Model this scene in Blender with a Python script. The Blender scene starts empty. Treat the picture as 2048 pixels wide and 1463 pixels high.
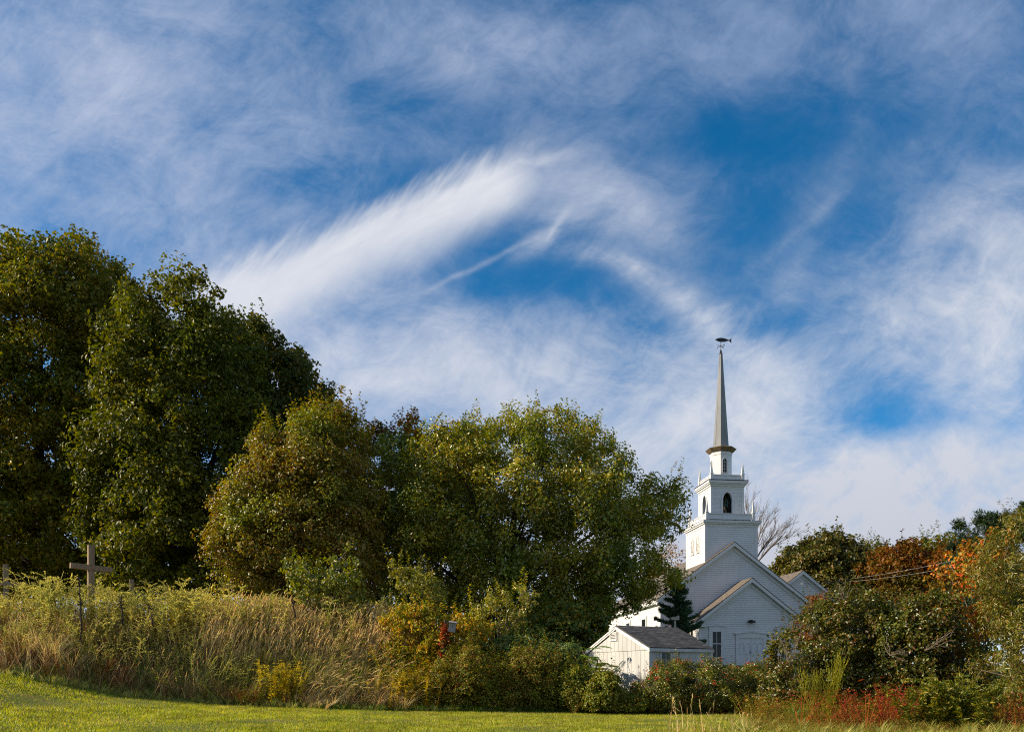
import bpy, math, random
import numpy as np
from mathutils import Vector, Matrix

scene = bpy.context.scene
COL = scene.collection
R = math.radians
W0, F0, HORIZ, CAMZ = 2048.0, 1590.0, 1353.0, 1.3

# ------------------------------------------------------------------ camera
cam_d = bpy.data.cameras.new('camera')
cam = bpy.data.objects.new('camera', cam_d)
COL.objects.link(cam)
cam.location = (0, 0, CAMZ)
cam.rotation_euler = (R(90), 0, 0)
cam_d.sensor_width = 36.0
cam_d.lens = F0 / W0 * 36.0
cam_d.shift_x = 0.0
cam_d.shift_y = (HORIZ - 731.5) / W0
cam_d.clip_start = 0.1
cam_d.clip_end = 5000
scene.camera = cam

# ------------------------------------------------------------------ sun and sky
SUN_ELEV, SUN_AZ = R(27), R(-4)          # azimuth measured from -X towards +Y
to_sun = Vector((-math.cos(SUN_AZ) * math.cos(SUN_ELEV), math.sin(SUN_AZ) * math.cos(SUN_ELEV), math.sin(SUN_ELEV)))
sun_d = bpy.data.lights.new('sun', 'SUN')
sun_d.energy = 5.0
sun_d.angle = R(0.5)
sun_d.color = (1.0, 0.86, 0.66)
sun = bpy.data.objects.new('sun', sun_d)
COL.objects.link(sun)
sun.location = (-60, 0, 60)
sun.rotation_euler = to_sun.to_track_quat('Z', 'Y').to_euler()

scene.view_settings.view_transform = 'Standard'
scene.view_settings.look = 'None'
scene.view_settings.exposure = 0.6
scene.view_settings.gamma = 1.0
scene.view_settings.use_curve_mapping = False
scene.cycles.use_denoising = False
scene.cycles.filter_width = 1.1
scene.cycles.max_bounces = 6
scene.cycles.diffuse_bounces = 3
scene.cycles.glossy_bounces = 2
scene.cycles.transmission_bounces = 3
scene.cycles.transparent_max_bounces = 4
scene.cycles.caustics_reflective = False
scene.cycles.caustics_refractive = False


class NT:
    """small wrapper round a node tree"""
    def __init__(self, tree):
        self.t = tree
        self.n = tree.nodes
        self.l = tree.links

    def new(self, typ, **kw):
        nd = self.n.new(typ)
        for k, v in kw.items():
            setattr(nd, k, v)
        return nd

    def put(self, sock, v):
        if isinstance(v, bpy.types.NodeSocket):
            self.l.new(v, sock)
        else:
            sock.default_value = v

    def math(self, op, a, b=None, c=None, clamp=False):
        nd = self.new('ShaderNodeMath', operation=op)
        nd.use_clamp = clamp
        self.put(nd.inputs[0], a)
        if b is not None:
            self.put(nd.inputs[1], b)
        if c is not None:
            self.put(nd.inputs[2], c)
        return nd.outputs[0]

    def vmath(self, op, a, b=None):
        nd = self.new('ShaderNodeVectorMath', operation=op)
        self.put(nd.inputs[0], a)
        if b is not None:
            self.put(nd.inputs[1], b)
        return nd.outputs[1] if op in ('DOT_PRODUCT', 'LENGTH') else nd.outputs[0]

    def noise(self, vec, scale, detail=4.0, rough=0.55, dist=0.0, color=False):
        nd = self.new('ShaderNodeTexNoise')
        if vec is not None:
            self.put(nd.inputs['Vector'], vec)
        nd.inputs['Scale'].default_value = scale
        nd.inputs['Detail'].default_value = detail
        nd.inputs['Roughness'].default_value = rough
        nd.inputs['Distortion'].default_value = dist
        return nd.outputs['Color'] if color else nd.outputs['Fac']

    def mapping(self, vec, loc=(0, 0, 0), rot=(0, 0, 0), scale=(1, 1, 1), typ='POINT'):
        nd = self.new('ShaderNodeMapping', vector_type=typ)
        self.put(nd.inputs['Vector'], vec)
        nd.inputs['Location'].default_value = loc
        nd.inputs['Rotation'].default_value = rot
        nd.inputs['Scale'].default_value = scale
        return nd.outputs[0]

    def ramp(self, fac, stops, interp='LINEAR'):
        nd = self.new('ShaderNodeValToRGB')
        cr = nd.color_ramp
        cr.interpolation = interp
        while len(cr.elements) < len(stops):
            cr.elements.new(0.5)
        for e, (p, c) in zip(cr.elements, stops):
            e.position = p
            e.color = (c[0], c[1], c[2], 1) if not isinstance(c, (int, float)) else (c, c, c, 1)
        self.put(nd.inputs[0], fac)
        return nd.outputs[0]

    def mix(self, fac, a, b, blend='MIX'):
        nd = self.new('ShaderNodeMix', data_type='RGBA', blend_type=blend)
        self.put(nd.inputs['Factor'], fac)
        for s, v in ((nd.inputs[6], a), (nd.inputs[7], b)):
            if isinstance(v, tuple) and len(v) == 3:
                v = (*v, 1)
            self.put(s, v)
        return nd.outputs[2]

    def maprange(self, v, a, b, c=0.0, d=1.0, smooth=False):
        nd = self.new('ShaderNodeMapRange')
        nd.interpolation_type = 'SMOOTHSTEP' if smooth else 'LINEAR'
        nd.clamp = True
        self.put(nd.inputs[0], v)
        for i, x in enumerate((a, b, c, d)):
            self.put(nd.inputs[i + 1], x)
        return nd.outputs[0]


EXPO = 2 ** 0.6
STR = 0.10


def build_world():
    world = bpy.data.worlds.new('World')
    scene.world = world
    world.use_nodes = True
    t = NT(world.node_tree)
    t.n.clear()
    out = t.new('ShaderNodeOutputWorld')
    bg = t.new('ShaderNodeBackground')
    t.l.new(bg.outputs[0], out.inputs[0])
    sky = t.new('ShaderNodeTexSky', sky_type='NISHITA')
    sky.sun_disc = False
    sky.sun_elevation = SUN_ELEV
    sky.sun_rotation = math.atan2(to_sun.x, to_sun.y)
    sky.altitude = 1500
    sky.air_density = 0.85
    sky.dust_density = 0.3
    sky.ozone_density = 3.5
    hsv = t.new('ShaderNodeHueSaturation')
    hsv.inputs['Hue'].default_value = 0.490
    hsv.inputs['Saturation'].default_value = 1.38
    hsv.inputs['Value'].default_value = 1.04
    t.l.new(sky.outputs[0], hsv.inputs['Color'])
    blue = hsv.outputs[0]
    # cirrus laid out by compass direction and height on the sky: u = x / y, v = z / y
    tc = t.new('ShaderNodeTexCoord')
    sep = t.new('ShaderNodeSeparateXYZ')
    t.l.new(tc.outputs['Generated'], sep.inputs[0])
    yy = t.math('MAXIMUM', sep.outputs[1], 0.12)
    comb = t.new('ShaderNodeCombineXYZ')
    t.put(comb.inputs[0], t.math('DIVIDE', sep.outputs[0], yy))
    t.put(comb.inputs[1], t.math('DIVIDE', sep.outputs[2], yy))
    uv = comb.outputs[0]

    def fib(ang, sy, scale, seed, detail=6.0, rough=0.6, dist=0.4, base=None):
        """noise drawn out along a line at ang degrees"""
        m = t.mapping(base if base is not None else uv, (seed, seed * 1.7, 0))
        m = t.mapping(m, rot=(0, 0, R(-ang)))
        m = t.mapping(m, scale=(1, sy, 1))
        return t.noise(m, scale, detail, rough, dist)

    def warp(vec, scale, amp, seed, detail=3):
        nz = t.noise(t.mapping(vec, (seed, seed, 0)), scale, detail, 0.55, 0, color=True)
        o = t.vmath('SUBTRACT', nz, (0.5, 0.5, 0.5))
        o = t.vmath('MULTIPLY', o, (amp, amp, 0))
        return t.vmath('ADD', vec, o)

    uvs = warp(uv, 3.0, 0.10, 3.1)          # soft wander
    uvw = warp(uv, 9.0, 0.022, 7.7, 5)      # ragged edges

    def local(px, py, L, Wd, ang, vec):
        return t.mapping(vec, ((px - 1024) / F0, (HORIZ - py) / F0, 0), (0, 0, R(ang)), (L / F0, Wd / F0, 1), 'TEXTURE')

    def blob(px, py, L, Wd, ang, amp, vec=None):
        """a soft elongated patch of cloud"""
        m = local(px, py, L, Wd, ang, vec if vec is not None else uvs)
        q = t.vmath('DOT_PRODUCT', m, m)
        return t.math('MULTIPLY', t.math('EXPONENT', t.math('MULTIPLY', q, -1.0)), amp)

    def add(lst):
        s = lst[0]
        for x in lst[1:]:
            s = t.math('ADD', s, x)
        return s

    veil = add([blob(*a) for a in VEIL])
    veil = t.math('SUBTRACT', 1.0, t.math('EXPONENT', t.math('MULTIPLY', veil, -1.1)))
    # thin cloud added over the unseen sky behind the viewer to lighten shaded fronts
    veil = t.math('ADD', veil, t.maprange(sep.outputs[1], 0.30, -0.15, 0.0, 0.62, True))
    f1 = fib(22, 2.1, 3.0, 1.3, 5, 0.52, 0.25, base=uvs)
    f2 = fib(-20, 1.9, 4.6, 5.9, 5, 0.52, 0.25, base=uvs)
    f3 = fib(44, 2.6, 11.0, 9.1, 7, 0.64, 0.5, base=warp(uvs, 11.0, 0.03, 33.0, 3))
    f5 = fib(-6, 1.5, 6.0, 14.1, 9, 0.72, 0.40, base=warp(uvs, 16.0, 0.02, 21.0, 4))
    f4 = fib(5, 1.4, 1.5, 2.2, 3, 0.5, 0.4)
    fibre = t.math('ADD', t.math('MULTIPLY', f1, 0.27), t.math('ADD', t.math('MULTIPLY', f2, 0.22), t.math('ADD', t.math('MULTIPLY', f3, 0.26), t.math('ADD', t.math('MULTIPLY', f5, 0.62), t.math('MULTIPLY', f4, 0.40)))))
    fibre = t.math('SUBTRACT', fibre, 0.885)                # about -0.3 .. 0.3
    veil_a = t.math('ADD', veil, t.math('MULTIPLY', fibre, t.maprange(veil, 0.0, 0.5, 1.3, 2.5)))
    # soft toe, so that even the clear gaps keep some thin fibres
    veil_a = t.math('ADD', veil_a, 0.02)
    veil_a = t.math('MULTIPLY', t.math('ADD', veil_a, t.math('SQRT', t.math('ADD', t.math('MULTIPLY', veil_a, veil_a), 0.022))), 0.5)
    veil_a = t.maprange(veil_a, 0.0, 1.0, 0.0, 0.95, False)
    # main streak: a bright band with a feathered upper edge and a soft lower edge
    fe = t.math('SUBTRACT', fib(56, 5.0, 9.0, 4.4, 4, 0.6, 0.3), 0.5)
    fi = fib(30, 4.0, 5.0, 8.4, 5, 0.6, 0.3)
    m = t.new('ShaderNodeSeparateXYZ')
    t.l.new(local(800, 452, 1.0, 1.0, 25, warp(uv, 2.2, 0.045, 12.0, 2)), m.inputs[0])
    bx, by = m.outputs[0], m.outputs[1]
    wid = t.maprange(bx, -420, 330, 1.25, 0.85)
    by = t.math('DIVIDE', by, wid)
    # bow of the band
    by = t.math('ADD', by, t.math('MULTIPLY', t.math('POWER', t.math('MULTIPLY', bx, 1 / 330.0), 2.0), -6.0))
    up = t.maprange(t.math('ADD', by, t.math('MULTIPLY', fe, 80.0)), 84, 14, 0, 1, True)
    lo = t.maprange(t.math('ADD', by, t.math('MULTIPLY', fe, 25.0)), -112, -12, 0, 1, True)
    en = t.math('MULTIPLY', t.maprange(bx, 350, 190, 0, 1, True), t.maprange(bx, -560, -330, 0, 1, True))
    band = t.math('MULTIPLY', t.math('MULTIPLY', up, lo), en)
    band = t.math('MULTIPLY', band, t.maprange(fi, 0.3, 0.65, 0.72, 1.0))
    st = add([blob(*a, uvw) for a in STREAK])
    st = t.math('MULTIPLY', st, t.maprange(t.math('ADD', t.math('MULTIPLY', f5, 0.6), t.math('ADD', t.math('MULTIPLY', fi, 0.4), t.math('MULTIPLY', fe, 0.22))), 0.34, 0.62, 0.15, 1.15))
    st_a = t.math('MAXIMUM', band, st)
    st_a = t.math('MULTIPLY', st_a, 1.0, clamp=True)
    # thin veil is bluish high up and to the sides, pale grey near the horizon
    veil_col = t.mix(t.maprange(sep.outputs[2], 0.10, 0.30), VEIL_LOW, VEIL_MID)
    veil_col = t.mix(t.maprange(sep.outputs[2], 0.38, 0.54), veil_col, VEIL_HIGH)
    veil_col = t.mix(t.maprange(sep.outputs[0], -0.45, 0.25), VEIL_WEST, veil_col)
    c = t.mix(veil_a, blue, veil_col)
    c = t.mix(st_a, c, STREAK_COL)
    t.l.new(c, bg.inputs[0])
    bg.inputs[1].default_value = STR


def skycol(r, g, b):
    k = 1 / (STR * EXPO)
    return (r * k, g * k, b * k)


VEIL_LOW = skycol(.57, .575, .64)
VEIL_MID = skycol(.69, .72, .79)
VEIL_HIGH = skycol(.33, .42, .62)
VEIL_WEST = skycol(.48, .55, .72)
STREAK_COL = skycol(.76, .78, .84)
VEIL = [
    (-40, 340, 520, 330, 12, 0.62), (330, 190, 330, 150, -35, 0.30), (120, 40, 380, 90, 0, 0.22),
    (560, 280, 260, 130, -30, 0.22), (900, 90, 360, 120, -20, 0.28),
    (1130, 110, 360, 90, -12, 0.28), (1560, 50, 500, 90, 4, 0.42), (1950, 60, 260, 140, -10, 0.34),
    (1024, 350, 1600, 520, 0, 0.09), (1000, 565, 230, 52, 0, -0.30), (1560, 270, 300, 90, -15, -0.14), (760, 400, 140, 60, 28, -0.2), (1900, 250, 80, 60, 0, -.12), (1750, 830, 250, 60, -6, -.62), (1640, 870, 200, 40, 4, -.3), (1180, 690, 60, 30, -40, -.3), (1480, 470, 160, 60, 20, -.15),
    (400, 600, 300, 150, 15, 0.55),
    (760, 760, 320, 120, -8, 1.15), (980, 660, 330, 70, -14, 0.34), (1220, 800, 420, 120, -6, 0.95),
    (1500, 760, 240, 120, -25, 0.65), (1180, 640, 180, 50, -20, 0.28),
    (2010, 500, 230, 170, 35, 0.62), (1860, 610, 260, 70, 18, 0.38), (2040, 720, 200, 120, 10, 0.5),
    (1180, 380, 170, 90, -10, 0.28), (1310, 450, 130, 70, -40, 0.18),
    (1700, 1010, 700, 130, 2, 1.7), (1250, 930, 300, 120, 0, 0.9), (1960, 890, 260, 60, 8, 0.45),
    (1024, 1230, 2400, 210, 0, 1.7),
]
STREAK = [
    (1010, 335, 130, 14, 12, 0.42), (1040, 305, 60, 30, 50, 0.34), (1150, 360, 150, 60, -8, .22), (1290, 430, 120, 40, -40, .17), (1180, 440, 150, 30, -12, .2),
    (960, 532, 120, 6, 27, 0.27), (1078, 484, 62, 17, 38, 0.42), (1110, 462, 40, 8, 60, .3),
    (1190, 512, 120, 20, -16, 0.30), (1320, 580, 140, 30, -33, 0.34), (1450, 670, 160, 55, -38, 0.40),
    (1580, 770, 150, 70, -25, 0.30), (760, 757, 100, 26, 8, 0.40), (900, 730, 240, 60, -10, .22), (1650, 375, 110, 40, 48, .16), (1620, 440, 110, 16, 42, .16),
    (1590, 545, 90, 30, 58, .16), (1700, 150, 24, 80, 10, .10), (1830, 310, 130, 40, 38, .12), (2020, 690, 40, 60, 0, .25), (195, 80, 16, 70, 15, .12), (1440, 640, 180, 26, 20, .25),
    (1920, 430, 120, 60, 30, .25), (1880, 620, 160, 40, 15, .2), (900, 110, 60, 30, -40, .16), (620, 110, 30, 90, 30, .12), (60, 280, 120, 60, 60, .15),
]


build_world()


# ------------------------------------------------------------------ terrain heights
def sstep(x, a, b):
    q = np.clip((np.asarray(x, float) - a) / (b - a), 0, 1)
    return q * q * (3 - 2 * q)


EX = np.array([-40, -20, -14.2, -13.1, -11.4, -8.84, -5.88, -3.6, 3, 40.])
EH = np.array([3.0, 2.2, 1.41, 1.13, .68, .42, .28, .19, .08, .05])
YX = np.array([-40, -14.2, -13.1, -11.4, -8.84, -5.88, -3.6, 3, 12, 40.])
YE = np.array([22, 22, 22.5, 23.5, 24.5, 25, 25.5, 27, 27, 27.])
TX = np.array([-60, -14, -8, -4, -2, 0, 3, 6, 40.])
TH = np.array([3.0, 2.95, 2.9, 2.5, 1.9, 1.35, .8, .7, .75])


def edge_y(x):
    return np.interp(x, YX, YE)


def H(x, y):
    x = np.asarray(x, float)
    y = np.asarray(y, float)
    lawn = np.interp(x, EX, EH) * sstep(y, 4, 22)
    top = np.interp(x, TX, TH)
    ye = edge_y(x)
    h = lawn + (top - lawn) * sstep(y, ye - 0.2, ye + 4.6)
    return h + (2.1 - h) * sstep(y, 34, 55)


def P(px, py, Z):
    return ((px - 1024) / F0 * Z, Z, CAMZ + (HORIZ - py) / F0 * Z)


# ------------------------------------------------------------------ helpers
def tag(o, label=None, cat=None, group=None, kind=None):
    if label:
        o['label'] = label
    if cat:
        o['category'] = cat
    if group:
        o['group'] = group
    if kind:
        o['kind'] = kind
    return o


def empty(name, loc=(0, 0, 0), rz=0.0, label=None, cat=None, group=None):
    o = bpy.data.objects.new(name, None)
    COL.objects.link(o)
    o.location = loc
    o.rotation_euler = (0, 0, rz)
    o.empty_display_size = 0.3
    return tag(o, label, cat, group)


def link_mesh(name, V, F, mat, parent=None, smooth=False):
    """V: (n,3) array, F: (m,k) int array or list of index lists"""
    me = bpy.data.meshes.new(name)
    V = np.asarray(V, np.float32).reshape(-1, 3)
    if isinstance(F, np.ndarray):
        m, k = F.shape
        me.vertices.add(len(V))
        me.vertices.foreach_set('co', V.ravel())
        me.loops.add(m * k)
        me.loops.foreach_set('vertex_index', F.astype(np.int32).ravel())
        me.polygons.add(m)
        me.polygons.foreach_set('loop_start', np.arange(0, m * k, k, dtype=np.int32))
        me.polygons.foreach_set('loop_total', np.full(m, k, np.int32))
        me.update(calc_edges=True)
    else:
        me.from_pydata([tuple(v) for v in V], [], F)
        me.update()
    if smooth:
        me.polygons.foreach_set('use_smooth', np.ones(len(me.polygons), bool))
    for mt in (mat if isinstance(mat, (list, tuple)) else [mat]):
        me.materials.append(mt)
    o = bpy.data.objects.new(name, me)
    COL.objects.link(o)
    if parent is not None:
        o.parent = parent
    return o


class MB:
    """collects faces for one architectural mesh"""
    def __init__(self):
        self.v = []
        self.f = []

    def poly(self, pts):
        b = len(self.v)
        self.v += [tuple(p) for p in pts]
        self.f.append(list(range(b, b + len(pts))))

    def box(self, x0, x1, y0, y1, z0, z1):
        b = len(self.v)
        self.v += [(x0, y0, z0), (x1, y0, z0), (x1, y1, z0), (x0, y1, z0), (x0, y0, z1), (x1, y0, z1), (x1, y1, z1), (x0, y1, z1)]
        for q in ((0, 3, 2, 1), (4, 5, 6, 7), (0, 1, 5, 4), (1, 2, 6, 5), (2, 3, 7, 6), (3, 0, 4, 7)):
            self.f.append([b + i for i in q])
        return self

    def hexa(self, lo, hi):
        """solid between two equal-length closed loops"""
        n = len(lo)
        b = len(self.v)
        self.v += [tuple(p) for p in lo] + [tuple(p) for p in hi]
        self.f.append([b + i for i in range(n)][::-1])
        self.f.append([b + n + i for i in range(n)])
        for i in range(n):
            j = (i + 1) % n
            self.f.append([b + i, b + j, b + n + j, b + n + i])
        return self

    def beam(self, p, q, w, h, up=(0, 0, 1)):
        """rectangular bar from p to q, w across, h along up"""
        p, q, up = Vector(p), Vector(q), Vector(up)
        d = (q - p).normalized()
        s = d.cross(up).normalized()
        u = s.cross(d).normalized()
        o = [s * (-w / 2) + u * (-h / 2), s * (w / 2) + u * (-h / 2), s * (w / 2) + u * (h / 2), s * (-w / 2) + u * (h / 2)]
        return self.hexa([p + k for k in o], [q + k for k in o])

    def ngon_tube(self, cx, cy, prof, n, rot=0.0):
        """lathe of n sides; prof = [(r, z)...]"""
        b = len(self.v)
        for r, z in prof:
            for i in range(n):
                a = rot + 2 * math.pi * i / n
                self.v.append((cx + r * math.cos(a), cy + r * math.sin(a), z))
        for k in range(len(prof) - 1):
            for i in range(n):
                j = (i + 1) % n
                self.f.append([b + k * n + i, b + k * n + j, b + (k + 1) * n + j, b + (k + 1) * n + i])
        self.f.append([b + i for i in range(n)][::-1])
        self.f.append([b + (len(prof) - 1) * n + i for i in range(n)])
        return self

    def rod(self, p, q, r, n=6):
        p, q = Vector(p), Vector(q)
        d = (q - p).normalized()
        s = d.orthogonal().normalized()
        u = d.cross(s)
        ring = [s * (r * math.cos(2 * math.pi * i / n)) + u * (r * math.sin(2 * math.pi * i / n)) for i in range(n)]
        return self.hexa([p + k for k in ring], [q + k for k in ring])

    def laps(self, fn, z0, z1, step, place, proud=0.034):
        """clapboards: fn(z) -> (left, right); place(s, out, z) -> 3-D point"""
        z = z0
        while z < z1 - 1e-4:
            zt = min(z + step, z1)
            a0, a1 = fn(z + 1e-4)
            b0, b1 = fn(zt - 1e-4)
            if a1 - a0 > 0.02:
                g = min(.007, (zt - z) * .3)
                c0, c1 = fn(zt - g)
                m = proud * .45
                self.poly([place(a0, proud, z), place(a1, proud, z), place(c1, m, zt - g), place(c0, m, zt - g)])
                self.poly([place(a0, -.004, z), place(a1, -.004, z), place(a1, proud, z), place(a0, proud, z)])
                self.poly([place(c0, m, zt - g), place(c1, m, zt - g), place(c1, -.004, zt - g), place(c0, -.004, zt - g)])
            z = zt
        return self

    def build(self, name, mat, parent=None, smooth=False):
        return link_mesh(name, np.array(self.v, np.float32), self.f, mat, parent, smooth)


def new_mat(name):
    m = bpy.data.materials.new(name)
    m.use_nodes = True
    t = NT(m.node_tree)
    b = t.n['Principled BSDF']
    return m, t, b


def surf_mat(name, c0, c1, scale=3.0, rough=0.6, detail=6, stretch=(1, 1, 1), bump=0.0, bscale=20.0, spec=0.4, lo=0.35, hi=0.65, dirt=None):
    m, t, b = new_mat(name)
    tc = t.new('ShaderNodeTexCoord')
    v = t.mapping(tc.outputs['Object'], scale=stretch)
    nz = t.noise(v, scale, detail, 0.6)
    c = t.mix(t.maprange(nz, lo, hi), c0, c1)
    if dirt:
        n2 = t.noise(t.mapping(tc.outputs['Object'], scale=(stretch[0] * 2.3, stretch[1] * 2.3, stretch[2] * .6)), scale * 2.1, 8, 0.65)
        c = t.mix(t.maprange(n2, 0.55, 0.72, 0, 0.6), c, dirt)
    t.l.new(c, b.inputs['Base Color'])
    b.inputs['Roughness'].default_value = rough
    b.inputs['Specular IOR Level'].default_value = spec
    if bump:
        bp = t.new('ShaderNodeBump')
        bp.inputs['Strength'].default_value = bump
        bp.inputs['Distance'].default_value = 0.02
        t.put(bp.inputs['Height'], t.noise(v, bscale, 5, 0.6))
        t.l.new(bp.outputs[0], b.inputs['Normal'])
    return m


M = {}
M['clap'] = surf_mat('painted_clapboard', (.68, .675, .665), (.62, .615, .605), 0.7, 0.55, dirt=(.60, .58, .54), stretch=(1, 1, .5))
M['trim'] = surf_mat('painted_trim', (.68, .675, .665), (.62, .615, .605), 1.5, 0.5, dirt=(.62, .60, .56))
M['shed_white'] = surf_mat('weathered_white_board', (.52, .518, .505), (.43, .425, .41), 2.2, 0.7, stretch=(1, 1, .25), dirt=(.46, .44, .40), bump=.25, bscale=30)
M['worn_trim'] = surf_mat('worn_white_trim', (.72, .70, .67), (.40, .31, .23), 3.5, 0.7, lo=.55, hi=.66)
M['black'] = surf_mat('black_iron', (.010, .010, .011), (.02, .02, .02), 8, 0.5)
M['spire'] = surf_mat('spire_cladding', (.235, .238, .24), (.165, .166, .168), 1.6, 0.55, stretch=(1.5, 1.5, .25), dirt=(.20, .17, .13))
M['brown_soffit'] = surf_mat('weathered_brown_metal', (.21, .15, .085), (.12, .085, .05), 3, 0.6, dirt=(.33, .25, .14))
M['dark_flash'] = surf_mat('dark_flashing', (.035, .032, .03), (.055, .05, .045), 5, 0.6)
M['door'] = surf_mat('painted_door', (.66, .65, .66), (.60, .59, .60), 2, 0.45)
M['brick'] = surf_mat('red_brick', (.28, .10, .06), (.20, .07, .045), 14, 0.85)
M['concrete'] = surf_mat('grey_concrete', (.22, .21, .20), (.15, .145, .14), 3, 0.9)
M['louver'] = surf_mat('louver_paint', (.68, .66, .63), (.56, .54, .50), 4, 0.6)
M['old_wood'] = surf_mat('weathered_timber', (.30, .20, .12), (.18, .12, .075), 3.0, 0.85, stretch=(5, 5, .6), bump=.5, bscale=14, dirt=(.10, .075, .055))
M['grey_wood'] = surf_mat('grey_board', (.30, .29, .27), (.20, .19, .18), 5.0, 0.85, stretch=(4, 4, .5))
M['dark_post'] = surf_mat('dark_post_wood', (.085, .06, .045), (.05, .035, .026), 5.0, 0.9, stretch=(4, 4, .5))
M['pale_post'] = surf_mat('pale_painted_post', (.42, .38, .31), (.34, .30, .24), 5.0, 0.7)
M['cable'] = surf_mat('grey_cable', (.30, .28, .26), (.24, .22, .2), 5.0, 0.6)
M['dark_inside'] = surf_mat('dark_interior_shade', (.035, .03, .027), (.02, .018, .016), 2.0, 0.9)  # near-black colour stands for the shade inside the belfry and behind slats
M['star'] = surf_mat('green_star_wire', (.05, .13, .10), (.08, .16, .12), 3.0, 0.5)
M['bell'] = surf_mat('bronze_bell', (.16, .09, .04), (.10, .06, .03), 3.0, 0.4)


def glass_mat():
    m, t, b = new_mat('window_glass')
    b.inputs['Base Color'].default_value = (.012, .016, .018, 1)
    b.inputs['Roughness'].default_value = 0.06
    b.inputs['Specular IOR Level'].default_value = 0.28
    return m


M['glass'] = glass_mat()


def shingle_mat(name, ca, cb, cc, axes):
    """courses of asphalt shingles on a pitched roof; axes picks the object coordinates that run along and up the slope"""
    m, t, b = new_mat(name)
    tc = t.new('ShaderNodeTexCoord')
    sp = t.new('ShaderNodeSeparateXYZ')
    t.l.new(tc.outputs['Object'], sp.inputs[0])
    cb_ = t.new('ShaderNodeCombineXYZ')
    t.put(cb_.inputs[0], sp.outputs[axes[0]])
    t.put(cb_.inputs[1], t.math('MULTIPLY', sp.outputs[axes[1]], axes[2]))
    br = t.new('ShaderNodeTexBrick')
    t.l.new(cb_.outputs[0], br.inputs['Vector'])
    br.inputs['Color1'].default_value = (*ca, 1)
    br.inputs['Color2'].default_value = (*cb, 1)
    br.inputs['Mortar'].default_value = (*cc, 1)
    br.inputs['Scale'].default_value = 1.0
    br.inputs['Brick Width'].default_value = 0.33
    br.inputs['Row Height'].default_value = 0.14
    br.inputs['Mortar Size'].default_value = 0.012
    br.inputs['Bias'].default_value = -0.1
    nz = t.noise(tc.outputs['Object'], 2.2, 6, 0.6)
    c = t.mix(t.maprange(nz, .35, .7, 0, .35), br.outputs[0], cb)
    n2 = t.noise(t.mapping(cb_.outputs[0], scale=(2.2, 9.0, 1)), 1.0, 3, .6)
    c = t.mix(t.maprange(n2, .42, .62, 0, .75), c, cc)
    t.l.new(c, b.inputs['Base Color'])
    b.inputs['Roughness'].default_value = 0.9
    bp = t.new('ShaderNodeBump')
    bp.inputs['Strength'].default_value = 0.6
    bp.inputs['Distance'].default_value = 0.015
    t.put(bp.inputs['Height'], br.outputs['Fac'])
    bp.invert = True
    t.l.new(bp.outputs[0], b.inputs['Normal'])
    return m


M['church_roof'] = shingle_mat('brown_asphalt_shingle', (.20, .165, .125), (.15, .12, .092), (.07, .055, .045), (1, 2, 1.35))
M['shed_roof'] = shingle_mat('grey_asphalt_shingle', (.135, .130, .125), (.030, .030, .031), (.012, .012, .012), (0, 2, 2.4))

# ------------------------------------------------------------------ church
TH_C = math.atan(0.127)
GZ = 1.95                                   # church floor level in the world
church = empty('church', (16.29, 58.6, 0), TH_C, 'white clapboard church with a tall grey spire and fish weather vane', 'church')


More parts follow.
